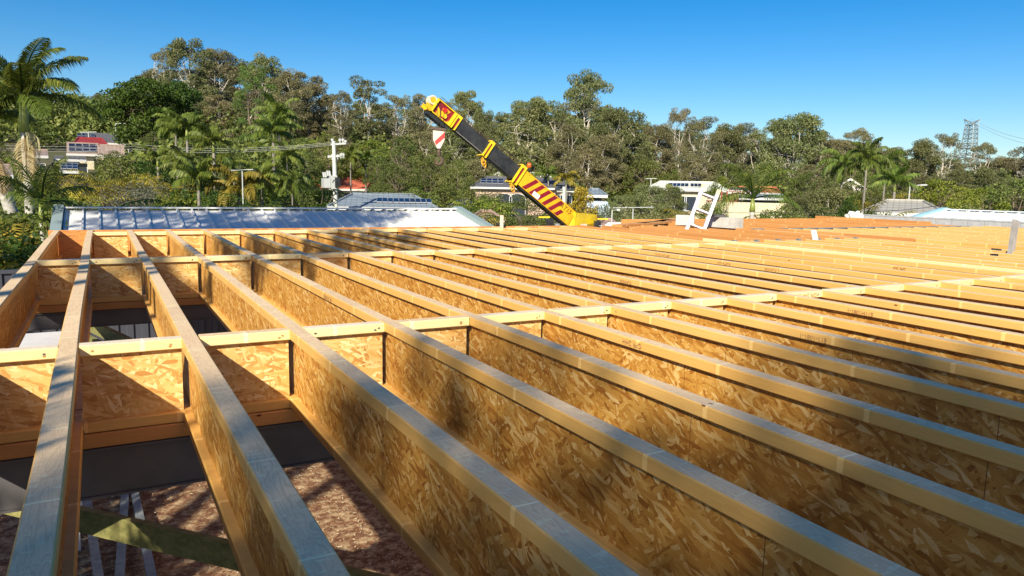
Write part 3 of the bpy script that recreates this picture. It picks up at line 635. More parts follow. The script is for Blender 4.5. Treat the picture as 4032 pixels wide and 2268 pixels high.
g = MB(); framebox(g, cB, ax, hh, up_, 1.62, 1.92, .004, .012, -.27, -.10, 0); g.build('capacity_sticker', mat('sticker_white', (.8, .8, .8), .4), cr)
boomtext('15T', 1.77, -.185, .14, mat('decal_black', (.01, .01, .01), .5), off_=.015)
# hook block hanging from the tip
hb = at(1727, 512, 25.45); hk = thing('hook_block', 'red and white striped crane hook block hanging from the boom tip', 'hook block', (0, 0, 0))
hx = _x.copy(); hx.z = 0; hx.normalize(); hyy = V((-hx.y, hx.x, 0)); Z_ = V((0, 0, 1)); pxm = 25.45 / FPX
def hp(dx, dz, dn): return hb + hx * (dx * pxm) + Z_ * (-dz * pxm) + hyy * dn
out = [(-20, 0), (24, 4), (24, 38), (8, 70), (-4, 70), (-20, 38)]
g = MB(); f_ = [hp(x, z, -.10) for x, z in out]; b_ = [hp(x, z, .10) for x, z in out]
g.poly(f_[::-1], 0); g.poly(b_, 0)
for i in range(6): g.poly([f_[i], f_[(i+1) % 6], b_[(i+1) % 6], b_[i]], 0)
g.poly([hp(x, z, -.104) for x, z in ((24, 8), (24, 30), (-8, 58), (-14, 44))], 1)
g.build('cheek', [M['cream'], M['redb']], hk)
g = MB(); 
for t_ in (-.13, .13): g.bar(hp(-24, -6, t_), hp(27, -1, t_), .06, .07)
g.bar(hp(-24, -6, -.12), hp(-24, -6, .12), .07, .07); g.bar(hp(-24, 4, 0), hp(-25, 40, 0), .04, .03); g.bar(hp(-25, 40, 0), hp(-10, 66, 0), .04, .03); g.build('frame', M['rust'], hk)
g = MB(); g.tube([hp(2, 66, 0), hp(2, 84, 0), hp(2, 98, 0)], [.05, .075, .06], 10); g.build('swivel', M['rust'], hk)
g = MB(); g.tube([hp(2 + cos(q) * 13, 116 + sin(q) * 14, 0) for q in [(-1.6 + i * 5.2 / 14) for i in range(15)]], [.035 + .025 * sin(pi * i / 14) for i in range(15)], 8); g.build('hook', M['rust'], hk)
g = MB(); tipp = cB + ax * (s4 + .25) + hh * -.2
for dx in (-6, 8): g.tube([hp(dx, 0, 0), V((hp(dx, 0, 0).x, hp(dx, 0, 0).y, tipp.z - .1))], .012, 6)
g.build('rope', M['blk'], hk)
# ------------------------------------------------------------------ roofs next door
def mat_roof(name, a, b, step, rough=.45, metal=.0, axis='X', depth=.5):
    m = mat(name, rough=rough, metal=metal); k = N(m); v = k.coord('Object'); x, y, z = k.sep(v); c = x if axis == 'X' else y
    f = k.math('FRACT', k.math('MULTIPLY', c, 1 / step)); l = k.math('LESS_THAN', f, .12); n1 = k.noise(v, 2.0, 4)
    k.base(k.mix(k.math('MULTIPLY', l, depth), k.ramp(n1, [(.3, a), (.7, b)]), tuple(q * .55 for q in a))); k.bump(l, .5, .03); return m
def mat_tile(name, a, b, step=.33):
    m = mat(name, rough=.75); k = N(m); v = k.coord('Object'); x, y, z = k.sep(v)
    f = k.math('FRACT', k.math('MULTIPLY', z, 7.5)); g_ = k.math('FRACT', k.math('MULTIPLY', x, 1 / step)); n1 = k.noise(v, 1.5, 4); n2 = k.noise(v, 9, 2)
    l = k.math('MAXIMUM', k.math('LESS_THAN', f, .22), k.math('MULTIPLY', k.math('LESS_THAN', g_, .16), .7))
    c = k.mix(n2, k.ramp(n1, [(.3, a), (.7, b)]), b)
    k.base(k.mix(k.math('MULTIPLY', l, .45), c, tuple(q * .45 for q in a))); k.bump(k.math('SUBTRACT', 1.0, l), .6, .04); return m
M['zinc'] = mat_noisy('roof_zincalume', (.62, .61, .59), (.72, .71, .69), 3, .8, .0, spec=.2)
M['wroof'] = mat_noisy('roof_white_metal', (.60, .64, .68), (.72, .75, .78), 2, .6, .0, spec=.3)
M['verge'] = mat('verge_green_grey', (.24, .31, .31), .6)
M['vergeb'] = mat('verge_blue', (.28, .48, .58), .5)
def gable(name, lab, ridge0, ridge1, run, pitch, mroof, mverge, mwall, rib, fall=1, cat='building'):
    # ridge from ridge0 to ridge1, both slopes, with standing ribs as part of the sheet
    a = V(ridge0); b = V(ridge1); d = (b - a); L_ = d.length; d.normalize(); s_ = d.cross(V((0, 0, 1))).normalized(); base = thing(name, lab, cat, (a.x, a.y, 0))
    O = V((a.x, a.y, 0)); dr = run * math.tan(pitch)
    for sg, nm in ((1, 'roof'), (-1, 'roof')):
        g = MB(); e0 = a + s_ * (sg * run) - V((0, 0, dr)) - O; e1 = b + s_ * (sg * run) - V((0, 0, dr)) - O; r0 = a - O; r1 = b - O; th = V((0, 0, -.04))
        g.add([r0, r1, e1, e0, r0 + th, r1 + th, e1 + th, e0 + th], [(0, 1, 2, 3), (7, 6, 5, 4), (0, 4, 5, 1), (1, 5, 6, 2), (2, 6, 7, 3), (3, 7, 4, 0)], 0)
        nn = int(L_ / rib); up = V((0, 0, .035))
        for i in range(nn + 1):
            q = r0 + d * (i * rib + .05); ee = e0 + d * (i * rib + .05)
            if i * rib + .05 > L_: continue
            g.bar(q + up * .6, ee + up * .6, .035, .04, 0)
        # screw-fixing laps across the sheet
        g.build(nm, mroof, base)
    g = MB(); g.bar(a - O + V((0, 0, .05)), b - O + V((0, 0, .05)), .22, .03, 0); g.build('ridge_cap', mroof, base)
    for P_, dd in ((a, -1), (b, 1)):
        for sg in (1, -1):
            g = MB(); e = P_ + s_ * (sg * run) - V((0, 0, dr)); g.bar(P_ - O + d * (dd * .08) + V((0, 0, .03)), e - O + d * (dd * .08) + V((0, 0, .03)), .18, .17, 0); g.build('verge', mverge, base)
    g = MB(); rr = run - .5; drr = dr * rr / run
    P = [a - O + d * .3, b - O - d * .3]
    for e, q in ((0, P[0]), (1, P[1])):
        top = q - V((0, 0, .12)); l_ = q + s_ * rr; r_ = q - s_ * rr; zl = (a.z if e == 0 else b.z) - drr - .1
        pts = [V((l_.x, l_.y, 0)), V((r_.x, r_.y, 0)), V((r_.x, r_.y, zl)), top, V((l_.x, l_.y, zl))]; g.poly(pts if e else pts[::-1], 0)
    for sg in (1, -1):
        p0 = P[0] + s_ * (sg * rr); p1 = P[1] + s_ * (sg * rr); g.poly([V((p0.x, p0.y, 0)), V((p1.x, p1.y, 0)), V((p1.x, p1.y, b.z - drr - .1)), V((p0.x, p0.y, a.z - drr - .1))], 0)
    g.build('wall', mwall, base); return base
rl = ony(250, 821, 18.0); rr_ = ony(1792, 832, 18.0); rr_.z = rl.z = (rl.z + rr_.z) / 2 - .005
gable('metal_roofed_shed', 'long low building with a shadow-dappled pale ribbed metal roof behind the frame', rl, rr_, 4.2, radians(12), M['zinc'], M['verge'], mat('shed_wall', (.18, .2, .2), .6), .30)
r0 = onx(3725, 829, 27.5); r1 = onx(4060, 840, 27.5); r1 = V((27.5, 6.0, r0.z))
gable('metal_roofed_shed', 'neighbouring building with a bright white ribbed metal roof behind the block wall', r0, r1, 5.5, radians(10), M['wroof'], M['vergeb'], mat('wall_pale', (.5, .52, .55), .6), .42)
# ------------------------------------------------------------------ houses
M['panel'] = mat('solar_panel', (.010, .014, .030), .25, spec=.3); M['alu'] = mat('aluminium_frame', (.6, .62, .65), .35, .5)
M['glass'] = mat('window_glass', (.03, .04, .055), .08); M['wframe'] = mat('window_frame', (.62, .62, .60), .5); M['fascia'] = mat('fascia_white', (.52, .52, .49), .5)
M['brick'] = mat_noisy('red_brick', (.30, .075, .04), (.40, .13, .075), 20, .85)
M['stone'] = mat_noisy('pale_brick', (.34, .22, .16), (.58, .46, .36), 8, .85)
M['creamw'] = mat_noisy('cream_wall', (.46, .40, .27), (.58, .52, .37), 3, .8)
M['whitew'] = mat_noisy('white_wall', (.48, .45, .41), (.60, .57, .53), 3, .8)
M['darkw'] = mat_noisy('dark_wall', (.03, .045, .07), (.07, .08, .11), 3, .7)
M['t_grey'] = mat_tile('tiles_charcoal', (.075, .078, .09), (.12, .12, .135)); M['t_blue'] = mat_tile('tiles_blue_grey', (.15, .19, .235), (.22, .265, .31))
M['t_red'] = mat_noisy('roof_red_metal', (.20, .022, .025), (.28, .04, .04), 4, .5); M['t_orange'] = mat_tile('tiles_orange_red', (.48, .10, .05), (.58, .15, .08))
M['t_brown'] = mat_tile('tiles_brown', (.26, .17, .13), (.36, .25, .20)); M['t_pale'] = mat_noisy('roof_cream_metal', (.62, .63, .52), (.74, .75, .64), 2, .5)
M['t_concrete'] = mat_tile('tiles_grey', (.30, .285, .25), (.40, .38, .34)); M['corr'] = mat_roof('corrugated_brown', (.24, .17, .14), (.36, .27, .22), .35)
def house(name, lab, pxL, pxR, y_ridge, y_eave, r, depth, mroof, mwall, kind='hip', ridge=None, yaw=0.0, wins=(), solar=None, base_drop=None, oh=.5):
    """wins: (fraction along front, width, sill below eave, height, arched); solar: list of (f0, f1, s0, s1, n, rows)"""
    pm = (pxL + pxR) / 2; L0 = at(pxL, y_eave, r); R0 = at(pxR, y_eave, r); d = (R0 - L0); d.z = 0; W = d.length; d.normalize()
    Cn = (L0 + R0) / 2; ze = Cn.z; yawz = atan2(d.y, d.x) + yaw; zr = at(pm, y_ridge, r + depth / 2).z; zg = min(tz(Cn.x, Cn.y), ze - 2.2) - .5
    t = thing(name, lab, 'house', (Cn.x, Cn.y, zg), yawz); E_ = ze - zg; H_ = zr - zg; hw = W / 2
    rw = (ridge if ridge is not None else max(.2, W - depth)) / 2
    if kind == 'gable': rw = hw
    g = MB(); e = [V((-hw, 0, E_)), V((hw, 0, E_)), V((hw, depth, E_)), V((-hw, depth, E_))]; q = [V((-rw, depth / 2, H_)), V((rw, depth / 2, H_))]
    if kind == 'front':      # gable end faces us
        q = [V((0, 0, H_)), V((0, depth, H_))]; th = V((0, 0, -.12))
        for a_, b_, c_, d_ in ((e[0], q[0], q[1], e[3]), (q[0], e[1], e[2], q[1])):
            g.add([a_, b_, c_, d_, a_ + th, b_ + th, c_ + th, d_ + th], [(0, 1, 2, 3), (7, 6, 5, 4), (0, 4, 5, 1), (1, 5, 6, 2), (2, 6, 7, 3), (3, 7, 4, 0)])
    else:
        g.poly([e[0], e[1], q[1], q[0]]); g.poly([e[2], e[3], q[0], q[1]]); g.poly([e[1], e[2], q[1]]); g.poly([e[3], e[0], q[0]]); g.poly([e[3], e[2], e[1], e[0]])
    roof = g.build('roof', mroof, t)
    if kind == 'hip' or kind == 'gable':
        g = MB(); g.tube([q[0] + V((0, 0, .03)), q[1] + V((0, 0, .03))], .10, 6)
        if kind == 'hip':
            for a_, b_ in ((e[0], q[0]), (e[1], q[1])): g.tube([a_ + V((0, 0, .03)), b_ + V((0, 0, .03))], .08, 6)
        g.build('ridge_cap', mroof, roof)
    g = MB()
    for a_, b_ in ((e[0], e[1]), (e[1], e[2]), (e[3], e[0])) if kind != 'front' else ((e[0], q[0]), (q[0], e[1])): g.bar(a_ + V((0, -.03, -.10)), b_ + V((0, -.03, -.10)), .05, .20)
    g.build('gutter', M['fascia'], t)
    x0, x1, y0_, y1_ = -hw + oh, hw - oh, oh, depth - oh; g = MB(); g.box((x0, y0_, 0), (x1, y1_, E_ - .02))
    if kind == 'front': g.poly([V((x0, y0_, E_ - .02)), V((x1, y0_, E_ - .02)), V((0, y0_, H_ - .25))]) 
    g.build('wall', mwall, t)
    for wn in wins:
        f, ww, sill, hgt = wn[:4]; arch = len(wn) > 4 and wn[4] == 'arch'; cx = x0 + (x1 - x0) * f; z1 = E_ - .02 - sill + hgt; z0 = z1 - hgt
        g = MB(); pts = [V((cx - ww/2, y0_ - .035, z0)), V((cx + ww/2, y0_ - .035, z0)), V((cx + ww/2, y0_ - .035, z1))]
        if arch: pts += [V((cx + ww/2 * cos(a_), y0_ - .035, z1 + ww * .28 * sin(a_))) for a_ in [pi * i / 10 for i in range(1, 10)]]
        pts += [V((cx - ww/2, y0_ - .035, z1))]; n_ = len(pts); bk_ = [p + V((0, .03, 0)) for p in pts]; g.poly(pts); 
        for i in range(n_): g.poly([pts[(i+1) % n_], pts[i], bk_[i], bk_[(i+1) % n_]])
        wd = g.build('window', M['glass'], t); g = MB(); fr = .05
        for i in range(n_): g.bar(pts[i] + V((0, -.01, 0)), pts[(i+1) % n_] + V((0, -.01, 0)), fr, fr)
        if not arch and ww > 1.1: g.bar((cx, y0_ - .045, z0), (cx, y0_ - .045, z1), fr, fr)
        g.build('window_frame', M['wframe'], wd)
    for sp in (solar or ()):
        f0, f1, u0, u1, n_, rows = sp; nrm = (e[1] - e[0]).cross(q[0] - e[0]).normalized()
        slope = V((0, depth / 2, H_ - E_))
        for i in range(n_):
            for j in range(rows):
                xa = -hw + W * (f0 + (f1 - f0) * (i + .04) / n_); xb = -hw + W * (f0 + (f1 - f0) * (i + .96) / n_); ua = u0 + (u1 - u0) * (j + .04) / rows; ub = u0 + (u1 - u0) * (j + .96) / rows
                P_ = lambda x_, u_, o_: V((x_, 0, E_)) + slope * u_ + nrm * o_
                g = MB(); g.add([P_(xa, ua, .06), P_(xb, ua, .06), P_(xb, ub, .06), P_(xa, ub, .06), P_(xa, ua, .11), P_(xb, ua, .11), P_(xb, ub, .11), P_(xa, ub, .11)], [(0,3,2,1),(0,1,5,4),(1,2,6,5),(2,3,7,6),(3,0,4,7)], 1)
                ix = (xb - xa) * .04; iu = (ub - ua) * .04; g.add([P_(xa, ua, .11), P_(xb, ua, .11), P_(xb, ub, .11), P_(xa, ub, .11)], [(0, 1, 2, 3)], 1); g.add([P_(xa + ix, ua + iu, .115), P_(xb - ix, ua + iu, .115), P_(xb - ix, ub - iu, .115), P_(xa + ix, ub - iu, .115)], [(0, 1, 2, 3)], 0)
                g.build('solar_panel', [M['panel'], M['alu']], t)
    return t
house('house', 'red brick gable house high on the left behind the palm', 186, 292, 474, 494, 125, 9, M['t_grey'], M['brick'], 'front', wins=((.5, 1.4, 2.0, 1.1),), oh=.15)
house('house', 'charcoal hip-roofed house with pale walls and roof solar panels on the left hillside', 296, 536, 529, 562, 96, 9, M['t_grey'], M['creamw'], 'hip', ridge=4.6, wins=((.72, 1.2, 1.3, .8), (.82, 1.2, 1.3, .8), (.93, .8, 1.3, .8)), solar=[(.02, .32, .35, .85, 4, 2)])
house('house', 'small red metal-roofed house with a big bank of solar panels on the left hillside', 281, 432, 545, 577, 88, 5, M['t_red'], M['creamw'], 'hip', ridge=2.2, wins=((.5, 1.0, 1.5, .8),))
house('house', 'brown corrugated shed with large solar panels below the red-roofed house', 262, 392, 566, 606, 83, 5, M['corr'], M['creamw'], 'gable', solar=[(.06, .92, .12, .9, 4, 2)])
house('house', 'brown corrugated skillion shed right of the big solar panels', 392, 492, 574, 612, 82, 4, M['corr'], M['whitew'], 'gable')
house('house', 'low dark flat-roofed carport under the solar shed on the left', 212, 340, 620, 627, 74, 4.5, M['t_grey'], M['creamw'], 'gable', wins=((.45, 2.6, 1.5, 1.2),))
house('house', 'small dark roof with blue solar panels among the golden palms on the left', 236, 312, 646, 672, 62, 4, M['t_grey'], M['darkw'], 'gable', solar=[(.05, .95, .1, .9, 3, 2)])
house('house', 'cream-walled house with a brown roof at the left edge behind the palm trunks', -90, 52, 652, 688, 52, 5, M['corr'], M['creamw'], 'gable', wins=((.6, 1.0, 1.4, .9),))
house('house', 'pale-walled house partly hidden by the large palm on the left', 90, 190, 592, 612, 70, 5, M['corr'], M['whitew'], 'gable', wins=((.2, .8, 1.5, .9), (.8, .8, 1.5, .9)))
house('house', 'long house with a bright orange-red roof behind the power pole', 1205, 1462, 703, 743, 76, 7, M['t_orange'], M['whitew'], 'hip', ridge=5.6, wins=((.2, 1.2, 1.3, .9), (.5, 1.2, 1.3, .9), (.8, 1.2, 1.3, .9)))
house('house', 'blue-grey tiled house with one row of ten roof solar panels', 1290, 1722, 767, 816, 46, 7.0, M['t_blue'], M['darkw'], 'hip', ridge=3.9, wins=((.3, 1.2, 1.3, .9), (.6, 1.2, 1.3, .9)), solar=[(.44, .96, .28, .62, 10, 1)])
house('house', 'small grey roofed shed right of the blue-grey tiled house', 1764, 1886, 789, 817, 52, 4, M['t_grey'], M['whitew'], 'hip', ridge=.6)
house('house', 'low brown tiled roof beside the corner of the pale metal roof', 1842, 1985, 834, 868, 33, 4.5, M['t_brown'], M['creamw'], 'hip', ridge=.5)
house('house', 'pale brick house with dark arched openings and a grey roof behind the crane boom', 1853, 2085, 700, 737, 78, 7, M['t_grey'], M['stone'], 'hip', ridge=3.0, wins=((.58, 1.7, 3.0, 1.9, 'arch'), (.86, 1.7, 3.0, 1.9, 'arch'), (.2, 1.2, 1.9, 1.0)), solar=[(.16, .56, .3, .8, 4, 2)])
house('house', 'long charcoal-roofed house wing with a verandah right of the crane boom', 2050, 2272, 706, 740, 79, 8, M['t_grey'], M['stone'], 'hip', ridge=3.4, wins=((.55, 1.4, 1.9, 1.2), (.75, 1.4, 1.9, 1.2), (.92, .8, 1.9, 1.2)))
house('house', 'white-roofed gable behind the arched brick house', 1925, 2000, 678, 700, 90, 7, M['t_pale'], M['whitew'], 'front', wins=((.5, .7, 1.1, .5),), oh=.1)
house('house', 'white flat roof glimpsed just above the charcoal-roofed wing', 2085, 2175, 682, 692, 92, 5, M['t_pale'], M['whitew'], 'gable')
house('house', 'dark carport roof with a parked car under it right of the yellow bush', 2292, 2392, 746, 768, 58, 5, M['t_blue'], M['darkw'], 'hip', ridge=.6)
house('house', 'cream metal-roofed house with two groups of solar panels behind the ladder', 2545, 2868, 718, 746, 80, 8, M['t_pale'], M['creamw'], 'hip', ridge=6.0, wins=((.34, 2.0, 2.2, 1.5), (.5, 2.0, 2.2, 1.5), (.9, .8, 2.0, 1.2)), solar=[(.27, .52, .25, .75, 5, 1), (.54, .68, .25, .75, 3, 1)])
house('house', 'red-roofed house covered with solar panels right of the cream house', 2858, 3074, 738, 758, 84, 6, M['t_orange'], M['creamw'], 'hip', ridge=4.8, wins=((.15, 1.0, 1.6, 1.0), (.4, 1.2, 1.6, 1.0)), solar=[(.06, .66, .2, .85, 9, 1)])
house('house', 'dark blue glassy verandah under the red-roofed house', 2905, 3085, 768, 779, 72, 4, M['t_blue'], M['darkw'], 'gable', wins=((.2, 1.6, 1.7, 1.1), (.5, 1.6, 1.7, 1.1), (.8, 1.6, 1.7, 1.1)))
house('house', 'white gabled house half hidden behind the palms near the right', 3262, 3430, 704, 752, 92, 7, M['t_concrete'], M['whitew'], 'front', wins=((.4, 1.4, 1.6, 1.1),), oh=.2)
house('house', 'grey tiled hip-roofed house with white gutter behind the white metal roof', 3392, 3735, 792, 838, 50, 9, M['t_concrete'], M['creamw'], 'hip', ridge=2.1, wins=((.50, 1.3, 1.5, 1.0), (.68, 1.3, 1.5, 1.0), (.82, .9, 1.5, 1.0)))
house('house', 'brown roof low behind the right side of the crane', 2345, 2440, 868, 892, 34, 4, M['t_brown'], M['stone'], 'hip', ridge=.4)
# retaining wall under the cream house
g = MB(); a_ = at(2740, 792, 68); b_ = at(3120, 800, 68); g.bar(V((a_.x, a_.y, (a_.z) / 2)), V((b_.x, b_.y, a_.z / 2)), .3, a_.z); tag(g.build('retaining_wall', M['creamw']), 'long cream rendered retaining wall below the cream and red-roofed houses', 'wall')
# brick pier with balustrade posts in front of the red house deck
dk = thing('deck', 'timber deck with dark red posts between the cream house and the red-roofed house', 'deck', at(2875, 790, 75))
g = MB(); g.box((-2.2, -1, -.1), (2.2, 1, .0)); g.build('floor', M['brick'], dk)
for i in range(7):
    g = MB(); x = -2.1 + i * .7; g.box((x - .05, -1.0, 0), (x + .05, -.9, .9)); g.build('post', M['brick'], dk)
g = MB(); g.box((-2.2, -1.01, .9), (2.2, -.9, .98)); g.build('rail', M['whitew'], dk)
# parked car under the carport
def car(lab, P, yaw, col, s_=1.0):
    t = thing('parked_car', lab, 'car', P, yaw)
    prof = [(-2.1, .35), (-2.12, .72), (-1.75, .92), (-1.1, 1.0), (-.55, 1.42), (.75, 1.45), (1.45, 1.02), (2.05, .9), (2.15, .5), (2.1, .35)]
    g = MB(); n_ = len(prof)
    for y, ins in ((-.86, 0), (.86, 0)): g.v += [(x, y * (.84 if z > 1.2 else 1), z) for x, z in prof]
    g.f.append(tuple(range(n_))); g.f.append(tuple(range(n_, 2*n_))[::-1]); g.m += [0, 0]; g.t += [0, 0]
    for i in range(n_): g.f.append((i, i + n_, (i+1) % n_ + n_, (i+1) % n_)); g.m.append(0); g.t.append(0)
    g.build('body', col, t)
    for y in (-.80, .80):
        g = MB(); s = 1 if y > 0 else -1; g.poly([(-1.0, s*.865, 1.0), (-.55, s*.76, 1.36), (.7, s*.76, 1.38), (1.3, s*.865, 1.02)][::-s]); g.build('side_window', M['glass'], t)
    for x in (-1.35, 1.35):
        for y in (-.86, .66): disc(V((x, y, .33)), V((0, 1, 0)), .33, .2).build('wheel', mat('tyre2', (.02,.02,.02), .8), t)
    return t
cp = at(2350, 822, 54); car('pale blue-white car parked beneath the dark carport roof', (cp.x, cp.y, cp.z - .9), radians(60), mat('car_paint', (.45, .55, .65), .2))
# ------------------------------------------------------------------ poles, aerials, lines
M['polew'] = mat_noisy('pole_grey', (.42, .44, .40), (.58, .60, .56), 8, .8, vs=(1, 1, .2)); M['porc'] = mat('porcelain', (.44, .455, .45), .4)
pr = 43.0; pt = at(1314, 556, pr); pb_ = at(1325, 835, pr); pole = thing('power_pole', 'tall pale timber power pole with transformer and insulators behind the metal roof', 'power pole', (pb_.x, pb_.y, 0))
O = V((pb_.x, pb_.y, 0)); tp = pt - O
g = MB(); g.tube([(0, 0, 0), tp * .5, tp], [.15, .125, .10], 12); g.build('pole', M['polew'], pole)
px_ = pr / FPX; hz = _x.copy(); hz.z = 0; hz.normalize(); hn = V((-hz.y, hz.x, 0))
def pp(px, py): return at(px, py, pr) - O
g = MB(); g.bar(pp(1302, 569), pp(1360, 565), .10, .10); g.build('crossarm', M['porc'], pole)
g = MB(); g.bar(pp(1290, 617), pp(1337, 614), .10, .12); g.build('crossarm', M['porc'], pole)
def insul(px, py, r_=.09, h_=.22):
    p = pp(px, py); g = MB(); g.tube([p, p + V((0, 0, h_ * .4)), p + V((0, 0, h_ * .5)), p + V((0, 0, h_))], [r_ * .5, r_ * .6, r_, r_ * .8], 8); g.build('insulator', M['porc'], pole)
for q in ((1309, 562), (1339, 562), (1351, 562), (1361, 568)): insul(*q)
for q in ((1307, 628), (1330, 628), (1341, 624), (1347, 622), (1354, 623)): insul(*q, .05, .28)
g = MB(); P_ = pp(1296, 718); g.box(P_ + V((-.36, -.3, -.30)), P_ + V((.0, .3, .22))); g.box(P_ + V((.02, -.34, -.36)), P_ + V((.36, .34, .38))); g.build('transformer', M['porc'], pole)
for i in range(4):
    P_ = pp(1276 + i * 8, 698 - (i // 2) * 6); g = MB(); g.tube([P_, P_ + V((-.05, 0, .28))], .06, 8); g.build('bushing', M['porc'], pole)
g = MB(); g.tube([pp(1318, 695) - hn * .2 + V((sin(i * 1.7) * .12, cos(i * 1.3) * .1, -i * .11)) for i in range(16)], .035, 6); g.build('cable_loop', M['blk'], pole)
g = MB(); g.box(pp(1322, 716) + V((-.12, -.35, -.3)) , pp(1322, 716) + V((.16, .0, .25))); g.build('switch_box', M['blk'], pole)
p2 = at(2222, 795, 62); g = MB(); b2 = V((p2.x, p2.y, 0)); pole2 = thing('power_pole', 'small distant timber power pole right of the striped boom', 'power pole', b2)
t2 = at(2221, 735, 62) - b2; g.tube([(0, 0, 0), t2], [.18, .14], 8); g.build('pole', M['polew'], pole2); g = MB(); g.bar(t2 + hz * -.6 + V((0, 0, -.4)), t2 + hz * .9 + V((0, 0, -.4)), .1, .1); g.build('crossarm', M['polew'], pole2)
def cable(lab, pts, rad=.014, sag=0.0, m_='blk', grp=None, name='overhead_line'):
    P_ = [V(p) for p in pts]; out = []
    for i in range(len(P_) - 1):
        for j in range(12):
            t = j / 12; out.append(P_[i].lerp(P_[i+1], t) - V((0, 0, sag * 4 * t * (1 - t))))
    out.append(P_[-1]); g = MB(); g.tube(out, rad, 5); tag(g.build(name, M[m_]), lab, 'cable', grp)
M['wire'] = mat('wire_grey', (.42, .42, .40), .5)
for i, dy in enumerate((0, 5, 9)):
    cable('grey overhead power line running left from the pole crossarm, %s wire' % ('upper', 'middle', 'lower')[i], [at(1306 + i * 3, 561 + i * 5, pr), at(520, 566 + dy * 2.2, 66), at(-200, 555 + dy * 2, 90)], .009, .35, 'wire', 'power lines left of the pole')
cable('dark overhead service line sagging across the houses on the right', [at(2222, 752, 62), at(2700, 822, 50), at(3050, 834, 46)], .016, .15)
cable('dark overhead service line from the trees to the grey tiled house', [at(3050, 834, 46), at(3400, 832, 44), at(3720, 806, 44)], .016, .1)
cable('thin dark line crossing in front of the arched brick house', [at(1335, 752, 43), at(1800, 764, 52), at(2222, 752, 62)], .012, .1)
cable('thin dark line over the grey shrub behind the metal roof on the left', [at(280, 722, 38), at(760, 742, 36), at(1320, 740, 43)], .012, .1)
def aerial(lab, px, py0, py1, r, w_=1.0):
    b = at(px, py1, r); zt = at(px, py0, r).z; t = thing('tv_aerial', lab, 'tv aerial', b); h_ = zt - b.z
    g = MB(); g.tube([(0, 0, -.5), (0, 0, h_)], r * .0006 + .004, 6); g.build('mast', M['porc'], t); g = MB(); g.bar(hz * (-w_ * .5) + V((0, 0, h_)), hz * (w_ * .5) + V((0, 0, h_ + .05)), r * .0008, r * .0008)
    for i in range(7):
        c = hz * (-w_ * .45 + i * w_ * .15) + V((0, 0, h_ + .02)); g.tube([c - hn * .35, c + hn * .35], .004 + r * .0001, 4)
    g.build('elements', M['porc'], t)
aerial('wide tv aerial on a pole right of the crane', 2490, 820, 890, 24, 1.3); aerial('tv aerial on the pale pole above the metal roof, left of the power pole', 958, 672, 822, 27, .75)
aerial('tv aerial on the grey hillside roof behind the solar panels', 349, 521, 536, 96, 1.8); aerial('slim aerial mast among the trees left of the cream house', 2562, 704, 735, 82, 1.2)
def lamp(lab, px, py0, py1, r, side=1):
    b = at(px, py1, r); zt = at(px, py0, r).z; zg = tz(b.x, b.y); b.z = min(zg, b.z) - .2; t = thing('street_lamp', lab, 'street lamp', b); h_ = zt - b.z
    g = MB(); g.tube([(0, 0, 0), (0, 0, h_)], [.07 if r > 40 else .03, .04 if r > 40 else .022], 8); g.build('pole', M['porc'], t); q_ = .22 if r < 40 else 1.0; g = MB(); g.bar((0, 0, h_), tuple(hz * (.9 * q_) + V((0, 0, h_ + .1 * q_))), .06 * q_, .06 * q_); g.bar(tuple(hz * (.7 * q_) + V((0, 0, h_ + .08 * q_))), tuple(hz * (1.2 * q_) + V((0, 0, h_ + .1 * q_))), .2 * q_ ** .3, .1 * q_ ** .3); g.build('lamp_arm', M['porc'], t)
lamp('grey street lamp above the grey tiled house on the right', 3577, 732, 800, 62); lamp('white street lamp left of the dark round tree on the hillside', 457, 488, 540, 100, 1); lamp('short pole with a box lamp left of the wide tv aerial', 2408, 828, 890, 26, .25)
# lattice pylon
pr2 = 330; P0 = at(3800, 745, pr2); base = V((P0.x, P0.y, tz(P0.x, P0.y) - 1)); py = thing('transmission_tower', 'tall grey steel lattice power pylon above the trees on the right', 'pylon', base); g = MB()
ppm = FPX / (pr2 * 1.12)
HT = at(3805, 470, pr2).z - base.z
def lv(f): return [V((sx * w_, sy * w_, HT * f)) for w_ in [interp([0, .45, .62, .9, 1.0], [3.7, 2.5, 1.9, 1.55, 1.0], f)] for sx, sy in ((-1, -1), (1, -1), (1, 1), (-1, 1))]
fs = [0, .12, .24, .35, .45, .53, .60, .67, .74, .80, .86, .92]
for i in range(len(fs) - 1):
    a_, b_ = lv(fs[i]), lv(fs[i+1])
    for j in range(4):
        q = (j + 1) % 4
        g.tube([a_[j], b_[j]], .17, 4); g.tube([a_[j], b_[q]], .09, 4); g.tube([a_[q], b_[j]], .09, 4); g.tube([b_[j], b_[q]], .10, 4)
g.build('tower_body', M['galv'], py)
for f, wl in ((.80 - .2, 5.0), (.47, 5.6), (.35, 6.2)):
    g = MB(); z = HT * f
    for s_ in (-1, 1):
        tip = V((hz.x * s_ * wl, hz.y * s_ * wl, z + .4))
        for c in lv(f): g.tube([c, tip], .11, 4)
        for c in lv(f + .05): g.tube([c, tip], .09, 4)
    g.build('crossarm', M['galv'], py)
g = MB()
for s_ in (-1, 1):
    tip = V((hz.x * s_ * 3, hz.y * s_ * 3, HT * 1.0))
    for c in lv(.92): g.tube([c, tip], .13, 4)
g.build('earth_peak', M['galv'], py)
for i, (x0, y0, x1, y1) in enumerate(((3820, 465, 4120, 560), (3822, 475, 4120, 580), (3830, 558, 4120, 660), (3835, 600, 4100, 700))):
    cable('thin transmission line leaving the pylon to the right, %s from the top' % ORD[i + 1], [at(x0, y0, pr2), at(x1, y1, 260)], .05, 1.5, 'wire', 'transmission lines right of the pylon')
